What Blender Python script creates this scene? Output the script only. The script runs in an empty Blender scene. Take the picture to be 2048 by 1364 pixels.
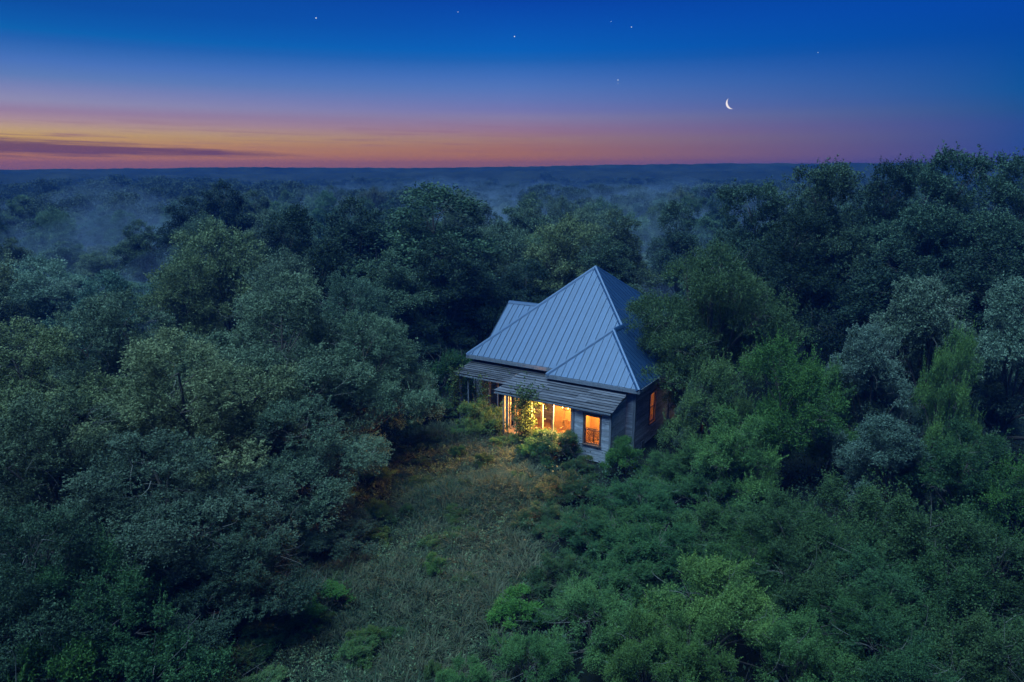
import bpy, math, random
import numpy as np

rng = np.random.default_rng(7)
random.seed(7)
R = math.radians
scene = bpy.context.scene
COL = scene.collection

# ------------------------------------------------------------------ camera
cam_d = bpy.data.cameras.new("camera")
cam = bpy.data.objects.new("camera", cam_d)
COL.objects.link(cam)
cam.location = (0, 0, 15)
cam.rotation_euler = (R(90 - 13.61), 0, 0)
cam_d.sensor_width = 36
cam_d.lens = 36 * 1400 / 2048
cam_d.clip_start = 0.2
cam_d.clip_end = 20000
scene.camera = cam

# ------------------------------------------------------------------ render / colour
scene.view_settings.view_transform = 'Standard'
scene.view_settings.look = 'None'
scene.view_settings.exposure = 0.75
scene.view_settings.gamma = 1.0
scene.view_settings.use_curve_mapping = False
scene.render.engine = 'CYCLES'
cy = scene.cycles
cy.max_bounces = 6
cy.diffuse_bounces = 3
cy.glossy_bounces = 2
cy.transmission_bounces = 4
cy.transparent_max_bounces = 8
cy.volume_bounces = 0
cy.use_denoising = True
cy.sample_clamp_indirect = 4


def srgb(r, g, b):
    def f(c):
        c /= 255.0
        return c / 12.92 if c <= 0.04045 else ((c + 0.055) / 1.055) ** 2.4
    return (f(r), f(g), f(b), 1.0)


# ------------------------------------------------------------------ sky
world = bpy.data.worlds.new("World")
scene.world = world
world.use_nodes = True
nt = world.node_tree
nt.nodes.clear()
N, L = nt.nodes.new, nt.links.new


def wmath(op, a, b=None, c=None, clamp=False):
    n = N("ShaderNodeMath")
    n.operation = op
    n.use_clamp = clamp
    for i, v in enumerate((a, b, c)):
        if v is None:
            continue
        if isinstance(v, (int, float)):
            n.inputs[i].default_value = v
        else:
            L(v, n.inputs[i])
    return n.outputs[0]


def wmix(f, a, b):
    n = N("ShaderNodeMix")
    n.data_type = 'RGBA'
    L(f, n.inputs[0])
    for s, v in ((6, a), (7, b)):
        if isinstance(v, tuple):
            n.inputs[s].default_value = v
        else:
            L(v, n.inputs[s])
    return n.outputs[2]


tc = N("ShaderNodeTexCoord")
sep = N("ShaderNodeSeparateXYZ")
L(tc.outputs["Generated"], sep.inputs[0])
el = wmath('MULTIPLY', wmath('ARCSINE', sep.outputs[2]), 180 / math.pi)
az = wmath('MULTIPLY', wmath('ARCTAN2', sep.outputs[0], sep.outputs[1]), 180 / math.pi)
SPAN = 30.0
elf = wmath('DIVIDE', el, SPAN, clamp=True)


def ramp(stops):
    n = N("ShaderNodeValToRGB")
    cr = n.color_ramp
    cr.interpolation = 'LINEAR'
    while len(cr.elements) > 1:
        cr.elements.remove(cr.elements[-1])
    for i, (e, c) in enumerate(stops):
        s = cr.elements[0] if i == 0 else cr.elements.new(e / SPAN)
        s.position = e / SPAN
        s.color = srgb(*c)
    L(elf, n.inputs[0])
    return n.outputs[0]

SKY_LEFT = [(0.00, (170, 110, 86)), (0.58, (195, 120, 73)), (1.06, (207, 137, 72)), (1.69, (209, 154, 83)), (2.33, (208, 169, 97)), (2.70, (201, 168, 124)), (3.33, (178, 148, 154)), (3.89, (156, 131, 162)), (4.51, (148, 145, 180)), (5.28, (126, 135, 184)), (6.05, (95, 127, 185)), (6.95, (72, 116, 189)), (7.55, (54, 108, 183)), (8.30, (28, 97, 177)), (8.80, (0, 98, 176)), (9.33, (0, 90, 172)), (10.49, (0, 77, 162)), (30.00, (0, 55, 116))]
SKY_MID = [(0.00, (158, 106, 88)), (0.89, (183, 115, 75)), (1.27, (185, 122, 76)), (1.73, (176, 118, 93)), (2.41, (169, 128, 116)), (3.16, (155, 121, 145)), (4.10, (138, 129, 168)), (4.65, (120, 122, 178)), (5.39, (103, 122, 184)), (6.30, (83, 119, 188)), (7.20, (62, 111, 187)), (8.26, (24, 99, 182)), (8.96, (0, 96, 186)), (10.69, (0, 82, 178)), (12.36, (0, 67, 168)), (30.00, (0, 48, 120))]
SKY_RIGHT = [(0.00, (70, 78, 132)), (0.74, (66, 82, 141)), (1.38, (50, 79, 144)), (2.01, (46, 80, 144)), (2.95, (45, 80, 147)), (3.89, (32, 84, 146)), (5.13, (10, 85, 155)), (7.25, (0, 77, 160)), (8.74, (0, 71, 162)), (10.48, (0, 69, 166)), (30.00, (0, 49, 119))]
cl, cm, cr_ = ramp(SKY_LEFT), ramp(SKY_MID), ramp(SKY_RIGHT)
daz = wmath('ABSOLUTE', wmath('ADD', az, 35.0))
f1 = wmath('DIVIDE', daz, 35.0, clamp=True)
f2 = wmath('DIVIDE', wmath('SUBTRACT', daz, 35.0), 35.0, clamp=True)
sky = wmix(f2, wmix(f1, cl, cm), cr_)
# long thin dusk clouds low over the afterglow
comb = N("ShaderNodeCombineXYZ")
L(wmath('MULTIPLY', az, 0.06), comb.inputs[0])
L(wmath('MULTIPLY', wmath('ADD', el, wmath('MULTIPLY', az, 0.018)), 2.0), comb.inputs[1])
noi = N("ShaderNodeTexNoise")
noi.inputs["Scale"].default_value = 2.3
noi.inputs["Detail"].default_value = 9
noi.inputs["Roughness"].default_value = 0.66
L(comb.outputs[0], noi.inputs["Vector"])
# main bank of cloud: a wedge that thins towards the right
band_c = wmath('ADD', wmath('MULTIPLY', wmath('ADD', az, 36.0), -0.022), 1.62)
band_w = wmath('ADD', wmath('MULTIPLY', wmath('ADD', az, 36.0), -0.024), 0.58)
band_w = wmath('MAXIMUM', band_w, 0.06)
bd = wmath('DIVIDE', wmath('ABSOLUTE', wmath('SUBTRACT', el, band_c)), band_w)
band = wmath('SUBTRACT', 1.45, bd)
band = wmath('ADD', band, wmath('MULTIPLY', wmath('SUBTRACT', noi.outputs[0], 0.5), 3.6))
band = wmath('MULTIPLY', band, 0.9, clamp=True)
fade = wmath('MULTIPLY', wmath('SUBTRACT', -15.0, az), 0.14, clamp=True)
band = wmath('MULTIPLY', wmath('MULTIPLY', band, fade), 0.82)
sky = wmix(band, sky, srgb(96, 58, 92))
# fainter streaks higher up
st = wmath('MULTIPLY', wmath('SUBTRACT', noi.outputs[0], 0.50), 4.5, clamp=True)
hi = wmath('SUBTRACT', 1.0, wmath('DIVIDE', wmath('ABSOLUTE', wmath('SUBTRACT', el, 2.5)), 1.6), clamp=True)
side = wmath('DIVIDE', wmath('SUBTRACT', 25.0, az), 30.0, clamp=True)
st = wmath('MULTIPLY', wmath('MULTIPLY', wmath('MULTIPLY', st, hi), side), 0.7)
sky = wmix(st, sky, srgb(140, 92, 128))
bg = N("ShaderNodeBackground")
L(sky, bg.inputs["Color"])
bg.inputs["Strength"].default_value = 0.595
# last of the daylight: physical sky with the sun already set, below the afterglow on the left
nsky = N("ShaderNodeTexSky")
nsky.sky_type = 'NISHITA'
nsky.sun_disc = False
nsky.sun_elevation = R(-3.0)
nsky.sun_rotation = R(-35)
bg2 = N("ShaderNodeBackground")
L(nsky.outputs[0], bg2.inputs["Color"])
bg2.inputs["Strength"].default_value = 0.01
add = N("ShaderNodeAddShader")
L(bg.outputs[0], add.inputs[0])
L(bg2.outputs[0], add.inputs[1])
wo = N("ShaderNodeOutputWorld")
L(add.outputs[0], wo.inputs["Surface"])

# ------------------------------------------------------------------ soft twilight "sun" (afterglow, very wide)
sun_d = bpy.data.lights.new("twilight_sun", 'SUN')
sun_d.energy = 5.0
sun_d.angle = R(48)
sun_d.color = (0.49, 0.81, 1.0)
sun = bpy.data.objects.new("twilight_sun", sun_d)
COL.objects.link(sun)
from mathutils import Vector
sun.rotation_euler = Vector((0.27, 0.13, -0.95)).to_track_quat('-Z', 'Y').to_euler()

# ------------------------------------------------------------------ helpers

def link(o, parent=None):
    COL.objects.link(o)
    if parent is not None:
        o.parent = parent
    return o


def tag(o, label=None, cat=None, group=None, kind=None):
    if label:
        o["label"] = label
    if cat:
        o["category"] = cat
    if group:
        o["group"] = group
    if kind:
        o["kind"] = kind
    return o


def empty(name, loc=(0, 0, 0), rz=0.0, parent=None):
    o = bpy.data.objects.new(name, None)
    o.location = loc
    o.rotation_euler = (0, 0, rz)
    o.empty_display_size = 0.3
    return link(o, parent)


def mesh_quads(name, V, F, mat, attr=None, smooth=False, uv=None):
    """V (n,3) float, F (m,k) int: mesh of k-gons built with foreach_set"""
    V = np.asarray(V, dtype=np.float32)
    F = np.asarray(F, dtype=np.int32)
    m, k = F.shape
    me = bpy.data.meshes.new(name)
    me.vertices.add(len(V))
    me.vertices.foreach_set("co", V.ravel())
    me.loops.add(m * k)
    me.loops.foreach_set("vertex_index", F.ravel())
    me.polygons.add(m)
    me.polygons.foreach_set("loop_start", np.arange(0, m * k, k, dtype=np.int32))
    if smooth:
        me.polygons.foreach_set("use_smooth", np.ones(m, dtype=bool))
    me.update(calc_edges=True)
    if attr is not None:
        a = me.attributes.new("tint", 'FLOAT', 'FACE')
        a.data.foreach_set("value", np.asarray(attr, dtype=np.float32))
    me.materials.append(mat)
    return me


def mesh_py(name, V, F, mat, uv=None):
    me = bpy.data.meshes.new(name)
    me.from_pydata([tuple(v) for v in V], [], [tuple(f) for f in F])
    me.update()
    if uv is not None:
        lay = me.uv_layers.new(name="uv")
        for lo in me.loops:
            lay.data[lo.index].uv = uv[lo.vertex_index]
    me.materials.append(mat)
    return me


class MB:
    """collects boxes, tubes and prisms into one mesh"""

    def __init__(self):
        self.V, self.F = [], []

    def add(self, V, F):
        o = len(self.V)
        self.V += [tuple(map(float, v)) for v in V]
        self.F += [tuple(int(i) + o for i in f) for f in F]
        return self

    def box(self, x0, x1, y0, y1, z0, z1):
        V = [(x0, y0, z0), (x1, y0, z0), (x1, y1, z0), (x0, y1, z0), (x0, y0, z1), (x1, y0, z1), (x1, y1, z1), (x0, y1, z1)]
        F = [(0, 3, 2, 1), (4, 5, 6, 7), (0, 1, 5, 4), (1, 2, 6, 5), (2, 3, 7, 6), (3, 0, 4, 7)]
        return self.add(V, F)

    def beam(self, a, b, w, h):
        """square bar from a to b"""
        a, b = np.array(a, float), np.array(b, float)
        d = (b - a) / np.linalg.norm(b - a)
        up = np.array((0, 0, 1.0)) if abs(d[2]) < 0.9 else np.array((1.0, 0, 0))
        s = np.cross(d, up)
        s /= np.linalg.norm(s)
        u = np.cross(s, d)
        V = []
        for p in (a, b):
            for q, r in ((-1, -1), (1, -1), (1, 1), (-1, 1)):
                V.append(p + s * q * w / 2 + u * r * h / 2)
        F = [(0, 3, 2, 1), (4, 5, 6, 7), (0, 1, 5, 4), (1, 2, 6, 5), (2, 3, 7, 6), (3, 0, 4, 7)]
        return self.add(V, F)

    def tube(self, pts, r0, r1=None, k=6):
        V, F = tube(pts, r0, r0 if r1 is None else r1, k)
        return self.add(V, F)

    def ball(self, c, r, n=8, sz=1.0):
        V, F = [], []
        for i in range(n + 1):
            t = math.pi * i / n
            for j in range(n):
                p = 2 * math.pi * j / n
                V.append((c[0] + r * math.sin(t) * math.cos(p), c[1] + r * math.sin(t) * math.sin(p), c[2] + r * sz * math.cos(t)))
        for i in range(n):
            for j in range(n):
                F.append((i * n + j, (i + 1) * n + j, (i + 1) * n + (j + 1) % n, i * n + (j + 1) % n))
        return self.add(V, F)

    def build(self, name, mat, parent=None, loc=None):
        o = bpy.data.objects.new(name, mesh_py(name, self.V, self.F, mat))
        if loc is not None:
            o.location = loc
        return link(o, parent)


def tube(pts, r0, r1, k=6):
    P = np.asarray(pts, float)
    n = len(P)
    T = np.gradient(P, axis=0)
    T /= np.linalg.norm(T, axis=1)[:, None] + 1e-9
    ref = np.array((0.31, 0.93, 0.2))
    S = np.cross(T, ref)
    S /= np.linalg.norm(S, axis=1)[:, None] + 1e-9
    U = np.cross(T, S)
    rad = np.linspace(r0, r1, n)[:, None]
    V = []
    ang = np.arange(k) * 2 * math.pi / k
    V = P[:, None, :] + rad[:, None] * (S[:, None, :] * np.cos(ang)[None, :, None] + U[:, None, :] * np.sin(ang)[None, :, None])
    V = V.reshape(-1, 3)
    F = []
    for i in range(n - 1):
        for j in range(k):
            F.append((i * k + j, i * k + (j + 1) % k, (i + 1) * k + (j + 1) % k, (i + 1) * k + j))
    return V, F


# ------------------------------------------------------------------ materials

def mat_new(name):
    m = bpy.data.materials.new(name)
    m.use_nodes = True
    t = m.node_tree
    t.nodes.clear()
    out = t.nodes.new("ShaderNodeOutputMaterial")
    return m, t, out


def principled(name, base, rough=0.7, metal=0.0, noise=0.0, scale=5.0, base2=None, bump=0.0, stretch=(1, 1, 1), spec=0.4, objvar=0.0, detail=5):
    m, t, out = mat_new(name)
    p = t.nodes.new("ShaderNodeBsdfPrincipled")
    t.links.new(p.outputs[0], out.inputs[0])
    p.inputs["Roughness"].default_value = rough
    p.inputs["Metallic"].default_value = metal
    p.inputs["Specular IOR Level"].default_value = spec
    base = tuple(base[:3]) + (1,)
    p.inputs["Base Color"].default_value = base
    if base2 is not None:
        base2 = tuple(base2[:3]) + (1,)
        c = t.nodes.new("ShaderNodeTexCoord")
        mp = t.nodes.new("ShaderNodeMapping")
        mp.inputs["Scale"].default_value = stretch
        t.links.new(c.outputs["Object"], mp.inputs[0])
        n = t.nodes.new("ShaderNodeTexNoise")
        n.inputs["Scale"].default_value = scale
        n.inputs["Detail"].default_value = detail
        n.inputs["Roughness"].default_value = 0.65
        t.links.new(mp.outputs[0], n.inputs["Vector"])
        rmp = t.nodes.new("ShaderNodeValToRGB")
        rmp.color_ramp.elements[0].position = 0.34
        rmp.color_ramp.elements[1].position = 0.68
        rmp.color_ramp.elements[0].color = base
        rmp.color_ramp.elements[1].color = base2
        t.links.new(n.outputs[0], rmp.inputs[0])
        src = rmp.outputs[0]
        if objvar:
            oi = t.nodes.new("ShaderNodeObjectInfo")
            mr = t.nodes.new("ShaderNodeMapRange")
            mr.inputs[3].default_value = 1 - objvar
            mr.inputs[4].default_value = 1 + objvar
            t.links.new(oi.outputs["Random"], mr.inputs[0])
            hs = t.nodes.new("ShaderNodeHueSaturation")
            t.links.new(mr.outputs[0], hs.inputs["Value"])
            t.links.new(src, hs.inputs["Color"])
            src = hs.outputs[0]
        t.links.new(src, p.inputs["Base Color"])
        if bump:
            b = t.nodes.new("ShaderNodeBump")
            b.inputs["Strength"].default_value = bump
            b.inputs["Distance"].default_value = 0.02
            t.links.new(n.outputs[0], b.inputs["Height"])
            t.links.new(b.outputs[0], p.inputs["Normal"])
    return m


def leaf_material(name, dark, light, rough=0.6, trans=0.22, spec=0.10):
    """two leaf tones mixed by the per-leaf tint, then tinted by the object's own colour"""
    m, t, out = mat_new(name)
    a = t.nodes.new("ShaderNodeAttribute")
    a.attribute_name = "tint"
    mx = t.nodes.new("ShaderNodeMix")
    mx.data_type = 'RGBA'
    t.links.new(a.outputs["Fac"], mx.inputs[0])
    mx.inputs[6].default_value = tuple(dark) + (1,)
    mx.inputs[7].default_value = tuple(light) + (1,)
    oi = t.nodes.new("ShaderNodeObjectInfo")
    mu = t.nodes.new("ShaderNodeMix")
    mu.data_type = 'RGBA'
    mu.blend_type = 'MULTIPLY'
    mu.inputs[0].default_value = 1.0
    t.links.new(mx.outputs[2], mu.inputs[6])
    t.links.new(oi.outputs["Color"], mu.inputs[7])
    p = t.nodes.new("ShaderNodeBsdfPrincipled")
    p.inputs["Roughness"].default_value = rough
    p.inputs["Specular IOR Level"].default_value = spec
    t.links.new(mu.outputs[2], p.inputs["Base Color"])
    tr = t.nodes.new("ShaderNodeBsdfTranslucent")
    t.links.new(mu.outputs[2], tr.inputs["Color"])
    ms = t.nodes.new("ShaderNodeMixShader")
    ms.inputs[0].default_value = trans
    t.links.new(p.outputs[0], ms.inputs[1])
    t.links.new(tr.outputs[0], ms.inputs[2])
    t.links.new(ms.outputs[0], out.inputs[0])
    return m


def emission(name, col, strength):
    m, t, out = mat_new(name)
    e = t.nodes.new("ShaderNodeEmission")
    e.inputs[0].default_value = tuple(col[:3]) + (1,)
    e.inputs[1].default_value = strength
    t.links.new(e.outputs[0], out.inputs[0])
    return m


def volume(name, col, density):
    m, t, out = mat_new(name)
    v = t.nodes.new("ShaderNodeVolumePrincipled")
    v.inputs["Color"].default_value = tuple(col) + (1,)
    v.inputs["Density"].default_value = density
    t.links.new(v.outputs[0], out.inputs["Volume"])
    return m


M = {}
M['oak'] = leaf_material("oak_leaves", (0.048, 0.083, 0.052), (0.145, 0.198, 0.123))
M['silver'] = leaf_material("silver_leaves", (0.061, 0.096, 0.071), (0.153, 0.198, 0.165), rough=0.5)
M['bright'] = leaf_material("bright_leaves", (0.043, 0.091, 0.043), (0.132, 0.210, 0.068))
M['juniper'] = leaf_material("juniper_needles", (0.029, 0.058, 0.029), (0.078, 0.119, 0.052))
M['dark'] = leaf_material("dark_leaves", (0.025, 0.053, 0.037), (0.090, 0.143, 0.082))
M['far'] = leaf_material("distant_leaves", (0.022, 0.042, 0.034), (0.090, 0.128, 0.090), rough=0.8)
M['grass'] = leaf_material("dry_grass", (0.018, 0.046, 0.026), (0.092, 0.098, 0.060), rough=0.8)
M['weed'] = leaf_material("weed_leaves", (0.048, 0.096, 0.053), (0.126, 0.180, 0.094), rough=0.7)
M['bark'] = principled("bark", (0.035, 0.03, 0.026), 0.9, base2=(0.10, 0.088, 0.078), scale=9, bump=0.6, stretch=(3, 3, 0.6))
M['twig'] = principled("pale_twigs", (0.06, 0.06, 0.06), 0.9, base2=(0.15, 0.145, 0.14), scale=4)
M['earth'] = principled("forest_floor", (0.005, 0.008, 0.006), 0.95, base2=(0.014, 0.018, 0.013), scale=0.55, bump=0.8, detail=9, spec=0.04)
M['hill'] = principled("distant_woods", (0.010, 0.016, 0.014), 0.95, base2=(0.026, 0.034, 0.026), scale=0.06, bump=1.0, detail=9, spec=0.04)
M['siding'] = principled("weathered_siding", (0.17, 0.19, 0.245), 0.85, base2=(0.40, 0.42, 0.50), scale=3.2, bump=0.5, stretch=(1, 1, 7), objvar=0.30, spec=0.2, detail=8)
M['trim'] = principled("weathered_trim", (0.11, 0.13, 0.17), 0.8, base2=(0.19, 0.21, 0.27), scale=6, bump=0.3, stretch=(3, 3, 0.5), objvar=0.15, spec=0.2)
M['brown'] = principled("brown_window_trim", (0.06, 0.04, 0.034), 0.7, base2=(0.10, 0.07, 0.06), scale=8, bump=0.3, stretch=(3, 3, 0.5))
M['post'] = principled("post_wood", (0.19, 0.14, 0.11), 0.75, base2=(0.30, 0.24, 0.19), scale=7, bump=0.3, stretch=(4, 4, 0.5), objvar=0.15)
M['board'] = principled("old_roof_boards", (0.026, 0.027, 0.036), 0.8, base2=(0.112, 0.110, 0.138), scale=2.4, bump=0.5, stretch=(0.5, 5, 5), objvar=0.35, spec=0.25, detail=9)
M['plaster'] = principled("cream_plaster", (0.26, 0.17, 0.09), 0.8, base2=(0.36, 0.25, 0.14), scale=2)
M['floor'] = principled("floor_boards", (0.16, 0.10, 0.06), 0.5, base2=(0.24, 0.16, 0.10), scale=3, stretch=(1, 6, 1))
M['iron'] = principled("dark_iron", (0.02, 0.018, 0.016), 0.5, metal=0.6)
M['rattan'] = principled("rattan", (0.20, 0.13, 0.08), 0.6, base2=(0.32, 0.22, 0.14), scale=20)
M['under'] = principled("roof_underlay", (0.010, 0.026, 0.066), 0.9)
M['deck'] = principled("deck_boards", (0.20, 0.19, 0.18), 0.8, base2=(0.32, 0.31, 0.30), scale=4, stretch=(1, 6, 1))
M['bulb'] = emission("warm_bulb", (1.0, 0.62, 0.22), 40)
M['bulb_small'] = emission("small_bulb", (1.0, 0.86, 0.55), 14)
M['bulb_chand'] = emission("candle_bulb", (1.0, 0.66, 0.2), 9)

# roof metal: galvanised sheet with pencil ribs and faint streaks
m, t, out = mat_new("galvanised_roof")
p = t.nodes.new("ShaderNodeBsdfPrincipled")
t.links.new(p.outputs[0], out.inputs[0])
p.inputs["Metallic"].default_value = 0.25
p.inputs["Roughness"].default_value = 0.48
uvn = t.nodes.new("ShaderNodeUVMap")
uvn.uv_map = "uv"
mp = t.nodes.new("ShaderNodeMapping")
mp.inputs["Scale"].default_value = (6, 0.6, 1)
t.links.new(uvn.outputs[0], mp.inputs[0])
n1 = t.nodes.new("ShaderNodeTexNoise")
n1.inputs["Scale"].default_value = 1.6
n1.inputs["Detail"].default_value = 7
t.links.new(mp.outputs[0], n1.inputs["Vector"])
rp = t.nodes.new("ShaderNodeValToRGB")
rp.color_ramp.elements[0].position = 0.25
rp.color_ramp.elements[1].position = 0.7
rp.color_ramp.elements[0].color = (0.008, 0.031, 0.084, 1)
rp.color_ramp.elements[1].color = (0.014, 0.047, 0.118, 1)
t.links.new(n1.outputs[0], rp.inputs[0])
oi = t.nodes.new("ShaderNodeObjectInfo")
mr = t.nodes.new("ShaderNodeMapRange")
mr.inputs[3].default_value = 0.92
mr.inputs[4].default_value = 1.06
t.links.new(oi.outputs["Random"], mr.inputs[0])
hs = t.nodes.new("ShaderNodeHueSaturation")
t.links.new(mr.outputs[0], hs.inputs["Value"])
t.links.new(rp.outputs[0], hs.inputs["Color"])
t.links.new(hs.outputs[0], p.inputs["Base Color"])
wv = t.nodes.new("ShaderNodeTexWave")
wv.wave_type = 'BANDS'
wv.bands_direction = 'X'
wv.inputs["Scale"].default_value = 3.4
t.links.new(uvn.outputs[0], wv.inputs["Vector"])
bp = t.nodes.new("ShaderNodeBump")
bp.inputs["Strength"].default_value = 0.35
bp.inputs["Distance"].default_value = 0.012
t.links.new(wv.outputs[1], bp.inputs["Height"])
t.links.new(bp.outputs[0], p.inputs["Normal"])
M['roof'] = m

bt = M['board'].node_tree
bpn = next(n for n in bt.nodes if n.type == 'BSDF_PRINCIPLED')
bsrc = bpn.inputs["Base Color"].links[0].from_socket
boi = bt.nodes.new("ShaderNodeObjectInfo")
bmx = bt.nodes.new("ShaderNodeMix")
bmx.data_type = 'RGBA'
bmx.blend_type = 'MULTIPLY'
bmx.inputs[0].default_value = 1.0
bt.links.new(bsrc, bmx.inputs[6])
bt.links.new(boi.outputs["Color"], bmx.inputs[7])
bt.links.new(bmx.outputs[2], bpn.inputs["Base Color"])

# window glass: thin pane that lets most of the light through
m, t, out = mat_new("window_glass")
g = t.nodes.new("ShaderNodeBsdfGlossy")
g.inputs["Roughness"].default_value = 0.03
g.inputs["Color"].default_value = (0.9, 0.95, 1, 1)
tr = t.nodes.new("ShaderNodeBsdfTransparent")
tr.inputs["Color"].default_value = (0.93, 0.93, 0.92, 1)
ms = t.nodes.new("ShaderNodeMixShader")
ms.inputs[0].default_value = 0.06
t.links.new(tr.outputs[0], ms.inputs[1])
t.links.new(g.outputs[0], ms.inputs[2])
t.links.new(ms.outputs[0], out.inputs[0])
M['glass'] = m

# ------------------------------------------------------------------ terrain

def ground_z(x, y):
    x = np.asarray(x, float)
    y = np.asarray(y, float)
    r = np.hypot(x, y)
    und = 0.35 * np.sin(x * 0.09 + 1.3) * np.sin(y * 0.075) + 0.12 * np.sin(x * 0.31 + y * 0.22)
    near = np.clip((r - 8) / 30, 0, 1) * 0.6
    flat = np.clip(np.hypot(x - 4, y - 42) / 14 - 0.6, 0, 1)   # level round the house
    far = np.clip((r - 140) / 300, 0, 1)
    roll = far * (1.6 * np.sin(x * 0.011 + 0.7) * np.sin(y * 0.009 + 0.4) - 0.5)
    return und * near * flat + roll


def make_ground():
    rr = np.concatenate([np.linspace(0, 80, 70), np.geomspace(84, 540, 40)])
    na = 160
    aa = np.linspace(0, 2 * math.pi, na, endpoint=False)
    X = rr[:, None] * np.sin(aa)[None]
    Y = rr[:, None] * np.cos(aa)[None]
    Z = ground_z(X, Y)
    V = np.stack([X, Y, Z], -1).reshape(-1, 3)
    i = np.arange(len(rr) - 1)[:, None] * na
    j = np.arange(na)[None]
    F = np.stack([i + j, i + na + j, i + na + (j + 1) % na, i + (j + 1) % na], -1).reshape(-1, 4)
    o = link(bpy.data.objects.new("ground", mesh_quads("ground", V, F, M['earth'], smooth=True)))
    tag(o, kind="structure")


make_ground()


def make_hills():
    """low wooded ridges along the horizon"""
    for name, dist, depth, prof in (
        ("hills", 470, 60, lambda a: 16.6 + 1.3 * np.exp(-((a + 0.36) / 0.16) ** 2) + 0.6 * np.sin(a * 5 + 1) + 3.4 * (1 / (1 + np.exp(-(a - 0.10) * 9)))),
        ("hills", 400, 45, lambda a: 14.0 + 0.5 * np.sin(a * 9 + 2.0) + 1.7 * (1 / (1 + np.exp(-(a - 0.02) * 10)))),
    ):
        na = 900
        aa = np.linspace(-1.25, 1.25, na)
        jag = np.zeros(na)
        for fq, am in ((60, .5), (140, .4), (310, .35), (620, .3)):
            jag += am * np.sin(aa * fq + fq) * np.sin(aa * fq * 0.37 + 2)
        top = prof(aa) + jag * 0.32
        rows = []
        for f, h in ((-1.0, -2), (-0.5, 0.5), (-0.2, 0.82), (0.0, 1.0), (0.35, 0.8), (1.0, -1.5)):
            d = dist + depth * f
            z = top * h if h > 0 else np.full(na, float(h))
            rows.append(np.stack([d * np.sin(aa), d * np.cos(aa), z], -1))
        V = np.concatenate(rows)
        nr = len(rows)
        i = np.arange(nr - 1)[:, None] * na
        j = np.arange(na - 1)[None]
        F = np.stack([i + j, i + j + 1, i + na + j + 1, i + na + j], -1).reshape(-1, 4)
        o = link(bpy.data.objects.new(name, mesh_quads(name, V, F, M['hill'])))
        tag(o, kind="structure")


make_hills()

# ------------------------------------------------------------------ haze and ground mist
hz = MB()
hz.box(-560, 560, -560, 560, -6, 22.0)
o = hz.build("haze", volume("haze_air", (0.010, 0.076, 0.34), 0.0014))
tag(o, kind="stuff")


def mist(x, y, rx, ry, z0, z1, density, rz=0.0):
    """a shallow bank of mist, thick in the middle and thin at its rim"""
    V, F = [], []
    nr, na = 9, 40
    for sgn in (1, -1):
        for i in range(nr):
            q = i / (nr - 1)
            for j in range(na):
                a = 2 * math.pi * j / na
                wob = 1 + 0.22 * math.sin(3 * a + x) + 0.13 * math.sin(5 * a + y)
                px = rx * q * wob * math.cos(a)
                py = ry * q * wob * math.sin(a)
                prof = max(0.0, 1 - q * q) ** 1.5
                bump = 1 + 0.25 * math.sin(px * 0.21 + x) * math.sin(py * 0.17 + y)
                zz = (z0 + (z1 - z0) * prof * bump) if sgn > 0 else z0 - 0.02 - 0.3 * prof
                V.append((px, py, zz))
    for s in (0, 1):
        o_ = s * nr * na
        for i in range(nr - 1):
            for j in range(na):
                f = (o_ + i * na + j, o_ + (i + 1) * na + j, o_ + (i + 1) * na + (j + 1) % na, o_ + i * na + (j + 1) % na)
                F.append(f if s == 0 else f[::-1])
    k = (nr - 1) * na
    for j in range(na):
        F.append((k + j, nr * na + k + j, nr * na + k + (j + 1) % na, k + (j + 1) % na))
    o_ = link(bpy.data.objects.new("mist", mesh_py("mist", V, F, volume("mist_air", (0.34, 0.47, 0.68), density))))
    o_.location = (x, y, 0)
    o_.rotation_euler = (0, 0, rz)
    tag(o_, kind="stuff")


for args in [
    (-48, 88, 36, 22, 0.3, 10.0, 0.010, 0.2),
    (-30, 66, 18, 9, 0.3, 8.5, 0.011, -0.4),
    (-52, 62, 18, 11, 0.3, 8.0, 0.009, 0.3),
    (-66, 112, 50, 16, 0.3, 11.0, 0.007, 0.15),
    (-6, 90, 30, 11, 0.3, 11.0, 0.012, 0.1),
    (-80, 140, 70, 28, 0.3, 11.5, 0.008, 0.1),
    (-24, 124, 40, 13, 0.3, 12.0, 0.010, -0.1),
    (15, 72, 18, 10, 0.3, 10.5, 0.024, 0.3),
    (8, 112, 50, 17, 0.3, 12.0, 0.014, 0.0),
    (44, 110, 32, 20, 0.3, 12.0, 0.014, 0.0),
    (40, 160, 70, 26, 0.3, 12.5, 0.011, 0.0),
    (-20, 205, 150, 30, 0.3, 12.0, 0.009, 0.0),
    (-10, 270, 190, 34, 0.3, 12.0, 0.006, 0.04),
]:
    mist(*args)

# ------------------------------------------------------------------ the house
HX, HY, HR = -2.862, 42.402, R(-32.03)
house = empty("old_house", (HX, HY, 0), HR)
tag(house, "weathered clapboard farmhouse with steep pyramid metal roof and glowing porch", "house")

W_ = 12.03
ZE = 3.9
APEX = np.array((5.9, 6.0, 9.15))


def clip_poly(P, a, c):
    """keep the part of polygon P (list of uv) where a*u >= c, a = +1/-1"""
    out_ = []
    n = len(P)
    for i in range(n):
        p_, q = P[i], P[(i + 1) % n]
        dp, dq = a * p_[0] - c, a * q[0] - c
        if dp >= 0:
            out_.append(p_)
        if (dp > 0 and dq < 0) or (dp < 0 and dq > 0):
            s = dp / (dp - dq)
            out_.append((p_[0] + s * (q[0] - p_[0]), p_[1] + s * (q[1] - p_[1])))
    return out_


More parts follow.
